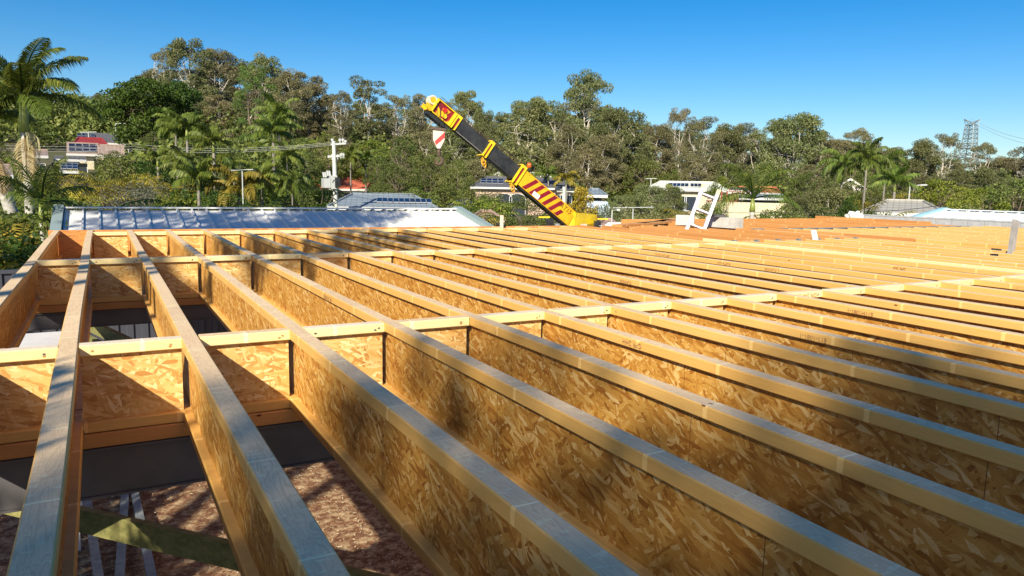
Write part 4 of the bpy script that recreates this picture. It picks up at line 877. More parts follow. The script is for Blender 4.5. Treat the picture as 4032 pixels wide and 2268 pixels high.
for i, (x0, y0, x1, y1) in enumerate(((3770, 570, 3260, 600), (3765, 612, 3260, 640))):
    cable('thin transmission line running left from the pylon, %s from the top' % ORD[i + 1], [at(x0, y0, pr2), at(x1, y1, 300)], .05, 1.5, 'wire', 'transmission lines left of the pylon')
# ------------------------------------------------------------------ vegetation
def mat_leaf(name, a, b, c, trans=.25, rough=.55):
    m = mat(name, rough=rough, spec=.3); k = N(m); at_ = k.n('ShaderNodeAttribute', attribute_name='tint'); oi = k.n('ShaderNodeObjectInfo')
    col = k.ramp(at_.outputs['Fac'], [(0.0, a), (.55, b), (1.0, c)])
    h = k.n('ShaderNodeHueSaturation'); k.L(col, h.inputs['Color']); k.L(k.math('ADD', .82, k.math('MULTIPLY', oi.outputs['Random'], .5)), h.inputs['Value']); k.L(k.math('ADD', .485, k.math('MULTIPLY', k.math('FRACT', k.math('MULTIPLY', oi.outputs['Random'], 7.3)), .03)), h.inputs['Hue'])
    k.base(h.outputs[0]); out = k.t.nodes['Material Output']; tr = k.n('ShaderNodeBsdfTranslucent'); k.L(h.outputs[0], tr.inputs['Color']); mx = k.n('ShaderNodeMixShader'); mx.inputs[0].default_value = trans
    k.L(k.b.outputs[0], mx.inputs[1]); k.L(tr.outputs[0], mx.inputs[2]); k.L(mx.outputs[0], out.inputs['Surface']); return m
LF = dict(gum=mat_leaf('leaf_gum', (.072, .088, .028), (.150, .165, .058), (.25, .245, .11)),
          gumb=mat_leaf('leaf_gum_brown', (.085, .082, .034), (.170, .158, .070), (.26, .225, .12)),
          pine=mat_leaf('leaf_pine', (.035, .065, .010), (.09, .145, .022), (.17, .23, .04)),
          dark=mat_leaf('leaf_dark', (.015, .036, .004), (.042, .082, .008), (.09, .135, .018)),
          mid=mat_leaf('leaf_mid', (.048, .072, .014), (.115, .140, .030), (.20, .21, .05)),
          lime=mat_leaf('leaf_lime', (.07, .11, .012), (.17, .21, .025), (.30, .30, .05), .35),
          yellow=mat_leaf('leaf_yellow', (.20, .17, .015), (.40, .31, .03), (.58, .44, .06), .35),
          grey=mat_leaf('leaf_grey', (.065, .068, .045), (.12, .125, .085), (.19, .19, .14)),
          palm=mat_leaf('leaf_palm', (.04, .07, .010), (.11, .15, .022), (.28, .28, .05), .35),
          palmy=mat_leaf('leaf_palm_golden', (.12, .12, .014), (.27, .23, .03), (.46, .34, .05), .35),
          dry=mat_leaf('leaf_dry', (.22, .14, .06), (.38, .27, .13), (.55, .45, .28), .3))
M['bark_w'] = mat_noisy('bark_pale', (.30, .26, .21), (.60, .55, .47), 1.6, .8, vs=(1, 1, .35)); M['bark_d'] = mat_noisy('bark_brown', (.10, .075, .05), (.20, .155, .11), 2, .85, vs=(1, 1, .3))
M['palm_d'] = mat_noisy('palm_trunk_dull', (.13, .115, .095), (.24, .22, .19), 3, .8, vs=(1, 1, 4)); M['palm_t'] = mat_noisy('palm_trunk', (.27, .25, .22), (.48, .46, .42), 3, .8, vs=(1, 1, 4)); M['shaft'] = mat('crownshaft', (.22, .26, .06), .4)
def leafq(g, p, l, w_, rr, droop=.4, t=.5, m=0):
    a = rr.uniform(0, 2 * pi); e = rr.uniform(-1, .6) - droop; d = V((cos(a) * cos(e), sin(a) * cos(e), sin(e))); s_ = d.cross(V((rr.uniform(-1, 1), rr.uniform(-1, 1), rr.uniform(-.4, 1)))); 
    if s_.length < .05: return
    s_.normalize(); h = d * l * .5; g.poly([p - h, p + s_ * w_ * .5, p + h, p - s_ * w_ * .5], m, t)
def clump(g, c, rx, rz, n, l, w_, rr, droop=.4, tb=.5, m=0):
    for _ in range(n):
        u = rr.uniform(-1, 1); a = rr.uniform(0, 2 * pi); q = math.sqrt(1 - u * u); f = rr.uniform(.25, 1) ** .5
        p = V((c.x + cos(a) * q * rx * f, c.y + sin(a) * q * rx * f, c.z + u * rz * f)); leafq(g, p, l * rr.uniform(.6, 1.3), w_ * rr.uniform(.7, 1.2), rr, droop, min(1, max(0, tb + rr.gauss(0, .22))), m)
def limb(g, a, b, r0, r1, rr, k_=4, bend=.12, n=5):
    L_ = (b - a).length; off = V((rr.uniform(-1, 1), rr.uniform(-1, 1), rr.uniform(-.2, .8))) * L_ * bend; P_ = [a.lerp(b, i / k_) + off * sin(pi * i / k_) for i in range(k_ + 1)]
    g.tube(P_, [r0 + (r1 - r0) * i / k_ for i in range(k_ + 1)], n, cap=False); return P_
PROTO = {}
def gumtree(seed, H=16, S=4.2, base=.30, ncl=46, nl=120, ls=(.36, .155), rc=(.9, 1.7), env='umb', lean=0, flat=.62, bark='bark_w', tr=.30, forks=4):
    rr = random.Random(seed); w_ = MB(); g = MB(); top = V((lean, rr.uniform(-.5, .5), H * .9)); tp = limb(w_, V((0, 0, 0)), V((lean * .5, 0, H * .5)), tr, tr * .55, rr, 5, .04, 8); mains = []
    for i in range(forks):
        a = 2 * pi * (i + rr.random() * .6) / forks; h0 = tp[rr.choice((3, 4, 5))]; end = V((lean + cos(a) * S * rr.uniform(.35, .65), sin(a) * S * rr.uniform(.35, .65), H * rr.uniform(.68, .86))); mains.append(limb(w_, h0, end, tr * .5, tr * .16, rr, 6, .10, 6))
    mains.append(limb(w_, tp[-1], top, tr * .55, tr * .12, rr, 6, .05, 6))
    for i in range(ncl):
        f = rr.random(); z = H * (base + (1 - base) * f); fz = (z / H - base) / (1 - base)
        e = {'umb': math.sqrt(max(.03, 1 - (abs(fz - .5) * 1.75) ** 2)), 'cone': (1 - fz) ** .7 + .12, 'round': math.sqrt(max(.04, 1 - (2 * fz - 1) ** 2)), 'tall': .55 + .3 * sin(fz * 3)}[env]
        a = rr.uniform(0, 2 * pi); q = S * e * rr.uniform(.45, 1.0); c = V((lean * fz + cos(a) * q, sin(a) * q, z)); rx = rr.uniform(*rc)
        mn = rr.choice(mains); k_ = min(range(len(mn)), key=lambda j: (mn[j] - c).length + (3 if mn[j].z > c.z else 0)); limb(w_, mn[k_], c, tr * .16, .02, rr, 3, .1, 4)
        clump(g, c, rx, rx * flat, int(nl * (rx / rc[1]) ** 1.3), ls[0], ls[1], rr, .5, .25 + .4 * rr.random())
    return w_, g, bark, H
def bush(seed, H=3.0, S=2.2, ncl=34, nl=150, ls=(.16, .09), rc=(.5, .9), droop=.2, bark='bark_d'):
    rr = random.Random(seed); w_ = MB(); g = MB()
    for i in range(6):
        a = 2 * pi * i / 6; limb(w_, V((cos(a) * .1, sin(a) * .1, 0)), V((cos(a) * S * .6, sin(a) * S * .6, H * rr.uniform(.5, .8))), .06, .02, rr, 4, .1, 5)
    for i in range(ncl):
        u = rr.uniform(.0, 1); a = rr.uniform(0, 2 * pi); q = math.sqrt(1 - u * u * .9) * rr.uniform(.5, 1); rx = rr.uniform(*rc); c = V((cos(a) * q * (S - rx * .5), sin(a) * q * (S - rx * .5), max(rx * .5, u * (H - rx * .6)))); clump(g, c, rx, rx * .8, nl, ls[0], ls[1], rr, droop, .25 + .45 * rr.random())
    return w_, g, bark, H
def frond(g, w_, base, az, el, L_, droop, nlf=26, ll=.42, lw=.035, rr=None, hang=.5, t0=.5, k_=10):
    P_ = []; p = V(base); e = el; step = L_ / k_
    for i in range(k_ + 1):
        P_.append(p.copy()); p = p + V((cos(az) * cos(e), sin(az) * cos(e), sin(e))) * step; e -= droop / k_ * (0.5 + i / k_)
    w_.tube(P_, [.028 * (1 - .85 * i / k_) + .004 for i in range(k_ + 1)], 4, m=0, cap=False) if w_ is not None else None
    sd = V((-sin(az), cos(az), 0))
    for j in range(nlf):
        f = .12 + .88 * (j + .5) / nlf; x = f * k_; i = min(k_ - 1, int(x)); q = P_[i].lerp(P_[i+1], x - i); d = (P_[i+1] - P_[i]).normalized(); up = sd.cross(d) * -1
        if up.z < 0: up = -up
        ln = ll * (sin(pi * (f * .82 + .14)) ** .6)
        for s_ in (-1, 1):
            dd = (sd * s_ * .85 + d * .55 + up * rr.uniform(-.1, .25)).normalized(); m1 = q + dd * ln * .5; tip = q + dd * ln * .9 - V((0, 0, hang * ln * rr.uniform(.7, 1.2))); wv = d * lw; t = min(1, max(0, t0 + rr.gauss(0, .18)))
            g.poly([q - wv * .4, m1 - wv - V((0, 0, .04 * hang)), m1 + wv - V((0, 0, .04 * hang)), q + wv * .4], 0, t); g.poly([m1 - wv - V((0, 0, .04 * hang)), tip, m1 + wv - V((0, 0, .04 * hang))], 0, t)
def palm(seed, H=6.0, n=14, L_=2.6, droop=1.7, ll=.6, lw=.055, nlf=30, lean=.0, tr=.11, hang=.8, shaft=True, t0=.45, elr=(-.1, 1.35), dead=0, seeds=False):
    rr = random.Random(seed); T = MB(); g = MB(); sh = MB(); c = V((lean, 0, H)); T.tube([V((lean * (i / 8) ** 1.5, 0, H * i / 8 * .86)) for i in range(9)], [tr * (1.35 - .5 * i / 8) if i else tr * 1.6 for i in range(9)], 12)
    sh.tube([V((lean * .82, 0, H * .855)), V((lean * .95, 0, H * .93)), c], [tr * 1.15, tr * 1.05, tr * .6], 10); r_ = MB()
    for i in range(n):
        az = 2 * pi * (i * .382 + rr.uniform(-.05, .05)); el = interp([0, 1], [elr[1], elr[0]], (i + .5) / n); frond(g, g, c - V((0, 0, .1)), az, el, L_ * rr.uniform(.85, 1.1), droop * rr.uniform(.85, 1.15), nlf, ll, lw, rr, hang, t0)
    return T, g, 'palm_d', H, sh
def cane(seed, H=2.6, n=26, L_=1.7, ll=.38, lw=.022, S=.7, t0=.55):
    rr = random.Random(seed); T = MB(); g = MB()
    for i in range(n):
        a = rr.uniform(0, 2 * pi); q = rr.uniform(0, S); b = V((cos(a) * q, sin(a) * q, rr.uniform(.1, .55) * H)); T.tube([V((b.x * .6, b.y * .6, 0)), b], [.035, .02], 5)
        frond(g, g, b, a + rr.uniform(-.6, .6), rr.uniform(.7, 1.35), L_ * rr.uniform(.8, 1.2), rr.uniform(1.3, 2.2), 16, ll, lw, rr, .6, t0 + rr.uniform(-.2, .2), 7)
    return T, g, 'bark_d', H
def proto(key, data, leaf, smooth=True):
    T, g, bark, H = data[:4]; PROTO[key] = (T.mesh('trunk', [M[bark]], smooth), g.mesh('crown', [LF[leaf]], False, True), H, data[4].mesh('crownshaft', [M['shaft']], True) if len(data) > 4 else None)
proto('gumA', gumtree(1, 17, 4.6, .24, 66, 380, forks=5), 'gum'); proto('gumB', gumtree(2, 16, 3.6, .28, 56, 360, lean=.8), 'gum')
proto('gumC', gumtree(3, 16, 4.4, .16, 72, 380, rc=(1.0, 1.9)), 'gumb'); proto('gumD', gumtree(4, 18, 3.4, .30, 48, 280, rc=(.7, 1.4), env='tall', forks=5), 'gum')
proto('gumE', gumtree(5, 14, 4.6, .10, 78, 390, rc=(1.0, 1.8), env='round'), 'gum'); proto('gumF', gumtree(6, 17, 4.8, .26, 62, 230, rc=(.9, 1.5), ls=(.36, .14), forks=6), 'gumb')
proto('gumG', gumtree(12, 15, 4.2, .10, 74, 380, rc=(.9, 1.7), env='round'), 'gumb')
proto('pine', gumtree(7, 17, 3.6, .22, 60, 170, ls=(.40, .10), rc=(.6, 1.2), env='umb', bark='bark_d', forks=5, flat=.5), 'pine')
proto('dark', gumtree(8, 12, 5.6, .22, 110, 190, ls=(.38, .24), rc=(1.0, 1.7), env='round', bark='bark_d', flat=.55, forks=5), 'dark')
proto('midt', gumtree(9, 8, 3.2, .15, 60, 170, ls=(.22, .13), rc=(.6, 1.1), env='round', bark='bark_d', tr=.16), 'mid')
proto('limet', gumtree(10, 7, 3.0, .12, 54, 170, ls=(.20, .13), rc=(.5, 1.0), env='round', bark='bark_d', tr=.14), 'lime')
proto('bushM', bush(20), 'mid'); proto('bushD', bush(21), 'dark'); proto('bushL', bush(22, ls=(.17, .11)), 'lime'); proto('bushG', bush(23, nl=120, ls=(.15, .045), droop=.0), 'grey'); proto('bushO', bush(24, ls=(.17, .06), droop=.5), 'gum')
proto('cone', gumtree(25, 5, 1.7, .04, 60, 150, ls=(.14, .09), rc=(.35, .6), env='cone', bark='bark_d', tr=.1, flat=.8), 'yellow')
proto('palmA', palm(30), 'palm'); proto('palmB', palm(31, H=5, n=9, L_=2.2, droop=1.4, elr=(.2, 1.4)), 'palm'); proto('palmQ', palm(32, H=7, n=13, L_=3.0, droop=2.4, ll=.6, nlf=34, hang=1.2), 'palm'); proto('palmY', palm(33, H=4, n=9, L_=1.9, droop=1.9), 'palmy')
proto('cane', cane(40), 'palmy'); proto('caneG', cane(41, t0=.3), 'palm'); proto('cycad', cane(42, H=1.6, n=30, L_=1.5, ll=.22, lw=.03, S=.15), 'lime')
NM = dict(gumA='gum_tree', gumB='gum_tree', gumC='gum_tree', gumD='gum_tree', gumE='gum_tree', gumF='gum_tree', gumG='gum_tree', pine='pine_tree', dark='broadleaf_tree', midt='broadleaf_tree', limet='broadleaf_tree', bushM='shrub', bushD='shrub', bushL='shrub', bushG='shrub', bushO='shrub', cone='conifer_shrub', palmA='palm_tree', palmB='palm_tree', palmQ='palm_tree', palmY='palm_tree', cane='cane_palm', caneG='cane_palm', cycad='cycad')
def put(key, px, r, ytop, lab, group=None, wide=1.0, pos=None, zs=None, rot=None, sink=0.0):
    T, g, H, sh = PROTO[key]; p = at(px, ytop, r) if pos is None else V(pos); zb = tz(p.x, p.y) - sink; s_ = (p.z - zb) / (H * (.93 if key[:3] == 'gum' or key == 'pine' else 1.0))
    nm = NM[key]; t = thing(nm, lab, {'gum_tree': 'tree', 'pine_tree': 'tree', 'broadleaf_tree': 'tree', 'palm_tree': 'palm', 'cane_palm': 'palm'}.get(nm, 'shrub'), (p.x, p.y, zb), rnd.uniform(0, 2 * pi) if rot is None else rot, group)
    t.scale = (s_ * wide, s_ * wide, s_)
    link('trunk', T, t); link('crown', g, t)
    if sh: link('crownshaft', sh, t)
    return t
G1 = 'gum trees on the hillside skyline'
for a in (
 ('gumE', 262, 140, 392, 'small distant gum on the skyline left of the dark round tree', 1.0), ('gumC', 395, 150, 385, 'brownish gum on the skyline just left of the dark round tree', 1.1), ('gumG', 190, 150, 420, 'gum tree showing behind the fronds of the big palm', 1.2),
 ('gumA', 745, 122, 190, 'tallest gum on the left hill, with pale slanting limbs', .95), ('gumF', 640, 126, 225, 'open-crowned gum whose clumps stand over the dark round tree', .75), ('gumC', 860, 132, 232, 'brownish gum right of the tallest gum', .85), ('gumB', 1030, 128, 248, 'gum with a rounded head rising behind the pine', .8), ('gumC', 1150, 116, 312, 'broad brown-green gum left above the power pole', .95), ('gumG', 1245, 122, 330, 'brown-green gum between the broad gum and the feathery one', .9), ('gumF', 1340, 112, 385, 'thin feathery gum above the power pole', .8),
 ('gumD', 1448, 114, 332, 'tall narrow gum with a domed top right of the power pole', 1.15), ('gumF', 1560, 118, 398, 'grey-pink open gum between the narrow gum and the boom tip', .95), ('gumF', 1668, 124, 398, 'pale open gum left of the crane boom tip', .9), ('gumA', 1838, 122, 388, 'gum tree whose crown stands right behind the boom tip', .8), ('gumE', 1905, 116, 455, 'round reddish gum under the boom tip on its right', .6),
 ('gumE', 2080, 104, 418, 'big domed gum right of the middle of the boom', .9), ('gumD', 2190, 116, 432, 'narrow gum between the domed gum and the tall one', 1.2), ('gumA', 2312, 108, 326, 'tallest gum in the middle of the photo, right of the crane', .8), ('gumE', 2440, 98, 455, 'bulky rounded grey-green gum right of the tall middle gum', .95), ('gumC', 2380, 92, 560, 'lower spreading gum in front of the bulky rounded gum', 1.0), ('gumG', 2240, 96, 520, 'mid-green gum standing above the charcoal verandah roof', .95),
 ('gumF', 2678, 118, 458, 'wiry dark gum with separate small clumps on the skyline', .7), ('gumC', 2590, 108, 520, 'brown gum left of the wiry dark gum', .9), ('gumF', 2775, 96, 492, 'gum with thick white forked limbs behind the cream house', .9), ('gumB', 2870, 104, 520, 'gum standing right of the white-limbed gum', 1.0), ('gumF', 2945, 112, 512, 'sparse pinkish gum above the red-roofed house', .9), ('gumD', 2998, 106, 540, 'pale-limbed narrow gum right of the red roof', 1.2),
 ('gumE', 3135, 98, 482, 'large dense gum right of the red-roofed house', 1.05), ('gumA', 3070, 108, 500, 'gum whose round head stands left of the large dense gum', .7), ('gumG', 3235, 106, 545, 'gum sloping down to the right of the large dense gum', .9), ('gumF', 3368, 126, 532, 'brownish gum with a domed top on the right skyline', .95), ('gumC', 3310, 120, 575, 'brown gum behind the tall palms', 1.0),
 ('gumC', 3470, 128, 612, 'low gum right of the tall palms', 1.0), ('gumE', 3540, 112, 605, 'dark layered gum above the street lamp', .8), ('gumB', 3655, 108, 575, 'gum with open clumps left of the pylon', .95), ('gumF', 3720, 112, 552, 'taller open gum next to the pylon on its left', .75), ('gumF', 3865, 128, 586, 'sparse gum just right of the pylon', .9), ('gumC', 3960, 130, 640, 'dark gum on the right skyline beyond the pylon', 1.1), ('gumG', 4040, 125, 600, 'gum tree cut off by the right edge of the photo', 1.0),
 ('gumG', 3600, 88, 680, 'dark spreading gum left of the pylon foot', 1.2), ('gumB', 3760, 90, 690, 'olive gum at the foot of the pylon', 1.1), ('gumE', 3900, 96, 680, 'olive gum mass right of the pylon foot', 1.2)):
    put(*a[:5], G1, a[5])
sky_pts = ([0, 120, 250, 400, 480, 560, 700, 900, 1000, 1150, 1300, 1450, 1600, 1800, 2000, 2150, 2310, 2450, 2600, 2750, 2900, 3050, 3200, 3400, 3600, 3800, 4032], [470, 440, 425, 425, 400, 340, 290, 280, 300, 360, 430, 440, 440, 440, 480, 470, 440, 480, 530, 540, 560, 560, 560, 600, 640, 640, 660])
n_ = 0
for i in range(38):
    px = -60 + i * 112; y = interp(*sky_pts, px) + rnd.uniform(-28, 8); n_ += 1
    put(('gumE', 'gumC', 'gumG', 'gumB', 'gumA')[i % 5], px, rnd.uniform(136, 152), y, 'background gum in the rearmost row of the hill, %s from the left' % (ORD + ['thirty-first', 'thirty-second', 'thirty-third', 'thirty-fourth', 'thirty-fifth', 'thirty-sixth', 'thirty-seventh', 'thirty-eighth', 'thirty-ninth'])[n_], 'background gums of the rear row', 1.25)
for i in range(30):
    px = 620 + i * 118; y = interp(*sky_pts, px) + rnd.uniform(75, 120); 
    put(('gumC', 'gumE', 'gumG')[i % 3], px, rnd.uniform(104, 120), y, 'shaded gum in the middle row of the hill, %s from the left' % ORD[i + 1], 'gums of the middle row', 1.2)
for i in range(26):
    px = 1350 + i * 108; y = interp([1300, 1800, 2400, 3000, 4032], [590, 600, 610, 650, 730], px) + rnd.uniform(0, 45)
    put(('midt', 'gumG', 'gumE', 'midt')[i % 4], px, rnd.uniform(90, 98), y, 'low tree at the foot of the hill, %s from the left' % ORD[i + 1], 'low trees at the foot of the hill', 1.2)

# dense undergrowth covering the slopes between the tree trunks: one mass nobody could count
g = MB(); ru = random.Random(99)
for _ in range(1500):
    px = ru.uniform(-250, 4250); r_ = ru.uniform(62, 165); q = at(px, 700, r_)
    if px > 1500 and r_ < 90: continue
    if px <= 1500 and r_ < 100 and not (560 < px < 1180): continue
    z0 = tz(q.x, q.y); h_ = ru.uniform(1.2, 3.4) + (1.5 if r_ > 110 else 0); tb = ru.uniform(.2, .8)
    for _k in range(2 if h_ > 2.2 else 1):
        clump(g, V((q.x + ru.uniform(-1, 1), q.y + ru.uniform(-1, 1), z0 + h_ * (.45 + .4 * _k))), ru.uniform(1.4, 2.8), h_ * .45, 90, .6, .32, ru, .2, tb)
tag(g.build('undergrowth', LF['mid'], None, False, True), 'dense dark green undergrowth covering the hillside between the trees', 'undergrowth', kind='stuff')
for i in range(16):
    px = 600 + i * 58; put(('midt', 'gumG', 'midt', 'limet')[i % 4], px, rnd.uniform(74, 90), 520 + rnd.uniform(0, 70), 'leafy tree on the left slope behind the palms, %s from the left' % ORD[i + 1], 'leafy trees of the left slope', 1.15)
for a in (
 ('dark', 560, 92, 318, 'big round dark green tree on the left hill', 1.05), ('dark', 690, 98, 330, 'dark green tree behind the right side of the round one', .8), ('pine', 1000, 88, 288, 'tall bright green pine with tiered branches', .85), ('pine', 1080, 96, 420, 'smaller pine beside the tall pine', .9),
 ('midt', 1585, 74, 545, 'dark green tree under the boom tip on the left', 1.0), ('midt', 1700, 60, 628, 'bushy green tree under the crane hook', 1.1), ('midt', 1560, 62, 650, 'bushy green tree between the orange roof and the crane hook', 1.1), ('midt', 1800, 66, 640, 'bushy green tree under the middle of the boom', .8), ('midt', 1480, 70, 620, 'green tree behind the right end of the orange roof', .8),
 ('midt', 2070, 36, 765, 'large olive bush-like tree right below the boom', 1.15), ('midt', 1980, 44, 800, 'olive tree below the arched brick house', 1.0), ('midt', 2200, 48, 800, 'olive tree behind the base of the boom', .9), ('cone', 2290, 40, 752, 'golden yellow conifer behind the base of the crane boom', 1.15),
 ('gumE', 2560, 50, 745, 'feathery grey-green tree left of the ladder', 1.15), ('gumE', 2640, 54, 752, 'feathery grey-green tree just left of the ladder', 1.0), ('gumE', 2460, 52, 780, 'dark green tree behind the wide tv aerial', 1.1), ('limet', 2640, 60, 730, 'reddish-green bush in front of the solar panels of the cream house', .6), ('midt', 2812, 46, 722, 'dark round-leaved tree behind the ladder top', .55),
 ('limet', 2110, 86, 680, 'bright green tree above the charcoal verandah roof', .8), ('limet', 2195, 84, 690, 'bright green bush tree right of the white flat roof', .9), ('midt', 2010, 84, 650, 'green tree behind the white gable', .9),
 ('gumE', 3260, 46, 760, 'rounded feathery grey tree left of the grey tiled house', 1.2), ('gumE', 3150, 50, 790, 'feathery grey tree right of the single young palm', 1.1), ('dark', 3345, 40, 785, 'dark shiny green shrub left of the grey tiled roof', .38), ('bushM', 3080, 44, 812, 'round green-brown bush right of the young palm', .9),
 ('limet', 3705, 64, 715, 'bright lime tree with feathery edge behind the white metal roof', 1.25), ('limet', 3860, 60, 745, 'lime tree in the middle of the three behind the white metal roof', 1.2), ('midt', 3990, 42, 715, 'large-leaved dark tree at the right edge', 1.15), ('limet', 3790, 70, 740, 'lime tree below the pylon foot', 1.0), ('midt', 3560, 70, 745, 'green tree left of the street lamp pole', 1.2),
 ('midt', 3430, 74, 740, 'green bush tree below the tall palms', 1.0), ('limet', 2850, 92, 700, 'lime green tree behind the right end of the cream roof', .8), ('midt', 3180, 80, 680, 'green tree between the red-roofed house and the white gable', 1.3)):
    put(*a[:5], 'garden trees among the houses', a[5])
# shrubs between the metal roof and the hill (left half)
SH = [('bushD', 600, 58, 628, 'round dark shrub right of the large solar shed', 1.1), ('bushM', 740, 64, 600, 'green shrub below the brown skillion shed', 1.1), ('bushM', 470, 62, 612, 'mid-green shrub in front of the skillion shed', 1.0), ('bushG', 540, 42, 700, 'pale grey twiggy shrub left behind the metal roof', 1.3), ('bushG', 470, 38, 730, 'grey twiggy shrub nearer the metal roof corner', 1.3), ('bushG', 620, 40, 735, 'grey dry shrub behind the ribbed roof', 1.1),
 ('bushM', 880, 60, 570, 'leafy lime-edged shrub left of the hillside palms', 1.2), ('limet', 870, 54, 610, 'lime green leafy tree in the middle of the garden jungle', .9), ('bushM', 780, 46, 690, 'mid-green shrub beneath the lime leafy tree', 1.2), ('bushD', 760, 38, 740, 'yellow-edged dark shrub behind the ribbed roof', 1.1), ('bushL', 700, 37, 765, 'small yellow-green shrub by the grey dry shrub', .9), ('bushD', 860, 42, 745, 'dark shrub below the feathery palms', 1.2),
 ('limet', 1000, 48, 660, 'lime tree with yellow leaves by the pale aerial pole', .9), ('bushL', 1040, 44, 690, 'yellow-green shrub right of the pale aerial pole', 1.2), ('bushM', 960, 40, 740, 'green shrub at the foot of the aerial pole', 1.1), ('bushM', 1100, 60, 620, 'dark green shrub left of the transformer', 1.2), ('midt', 1200, 66, 600, 'dark tree behind the transformer', 1.1), ('bushD', 1240, 52, 690, 'brownish dark shrub left of the power pole', 1.2), ('bushM', 1370, 84, 640, 'green shrub above the orange-red roof', 1.6),
 ('bushM', 1180, 42, 750, 'green shrub left below the power pole', 1.1), ('bushM', 1120, 38, 770, 'low green shrub behind the ribbed roof left of the pole', 1.0), ('bushD', 1290, 56, 745, 'dark shrub under the orange-red roof', 1.0), ('bushM', 1420, 58, 752, 'green shrub between the orange-red roof and the tiled roof', 1.1), ('bushM', 1520, 58, 748, 'green shrub behind the solar panel row', 1.2),
 ('bushM', 1640, 50, 740, 'green shrub right of the row of solar panels', 1.2), ('bushL', 1905, 42, 782, 'spiky bright shrub below the arched windows', 1.0), ('bushM', 1850, 52, 752, 'shrub in front of the arched brick house', 1.1), ('bushO', 1935, 60, 750, 'olive shrub under the left arch', .9), ('bushM', 1760, 58, 735, 'dark green shrub left of the arched brick house', 1.3),
 ('bushO', 2400, 46, 800, 'olive shrub beside the dark carport', 1.1), ('bushM', 2330, 40, 835, 'green shrub behind the yellow rear arm of the crane', .9), ('bushM', 2150, 34, 842, 'low green shrub by the left crane mirror', 1.0), ('bushM', 1960, 33, 850, 'low green shrub beside the brown tiled roof', 1.0), ('bushO', 2530, 36, 830, 'olive shrub behind the crumpled white sheet', 1.1), ('bushO', 2640, 38, 830, 'olive shrub left of the ladder foot', 1.1),
 ('bushM', 3020, 40, 845, 'low shrub right of the young palm trunk', 1.0), ('bushM', 3120, 42, 850, 'low green shrub behind the far orange boards', 1.1), ('bushD', 3390, 42, 822, 'dark shrub hiding the left corner of the grey tiled house', .8), ('bushM', 3480, 46, 838, 'low hedge in front of the grey tiled house', .9), ('bushD', 330, 56, 690, 'dark shrub under the solar roof among golden palms', 1.1),
 ('bushL', 45, 22, 830, 'yellow-green shrub at the left edge behind the pale trunks', 1.2), ('bushM', 200, 21, 800, 'green shrub between the palm trunk and the metal roof', .9), ('bushD', 160, 24, 850, 'dark shrub behind the main palm trunk', 1.0), ('bushM', 60, 36, 740, 'green shrub at the left edge below the cream-walled house', 1.2), ('bushD', 250, 30, 760, 'dark green shrub right of the young fan-like palm', 1.0),
 ('bushD', -20, 15.5, 905, 'dark shrub at the left edge above the charcoal fence', .9), ('bushM', 190, 17, 880, 'green shrub beside the corner of the frame', .8)]
for a in SH: put(*a[:5], 'shrubs between the houses', a[5])
PA = [('palmA', 690, 62, 490, 'feathery palm in front of the dark round tree', .85), ('palmB', 735, 60, 505, 'palm just right of the feathery one by the dark tree', .9), ('palmA', 1095, 64, 455, 'tall palm left above the transformer, in front of the brown gums', .8), ('palmB', 1075, 58, 520, 'bright palm below the tall palm near the power lines', 1.0), ('palmA', 1130, 52, 610, 'palm left of the transformer with drooping yellow tips', .95), ('palmB', 840, 50, 560, 'palm with bright upright fronds on the left hillside', 1.0),
 ('palmA', 720, 44, 640, 'pale feathery palm over the garden jungle', .9), ('palmQ', 920, 40, 668, 'arching palm with orange seed spray left of the aerial pole', .7), ('palmA', 1030, 36, 700, 'arching palm right of the aerial pole', .9), ('palmQ', 1150, 36, 722, 'pale arching palm left of the power pole foot', .75), ('palmB', 620, 50, 625, 'small palm above the grey twiggy shrub', .9), ('palmA', 1380, 72, 615, 'palm above the orange-red roof on the left', .9), ('palmB', 1440, 74, 625, 'palm above the orange-red roof on the right', .9),
 ('palmQ', 3320, 64, 640, 'shaggy drooping palm over the white gable', .9), ('palmA', 3415, 62, 622, 'tallest palm of the group on the right', .72), ('palmQ', 3490, 66, 645, 'drooping palm right of the tallest one', .8), ('palmB', 3525, 56, 718, 'yellow-tipped palm on a short pale trunk', 1.0), ('palmB', 2160, 80, 690, 'yellowish palm above the verandah roof', .9), ('palmY', 2230, 78, 705, 'golden palm at the right end of the bright green trees', 1.0),
 ('palmB', 780, 34, 700, 'grey-green upright palm behind the grey shrub', .9), ('palmY', 940, 34, 720, 'golden palm at the aerial pole foot', 1.0)]
for a in PA: put(*a[:5], 'palms among the gardens', a[5])
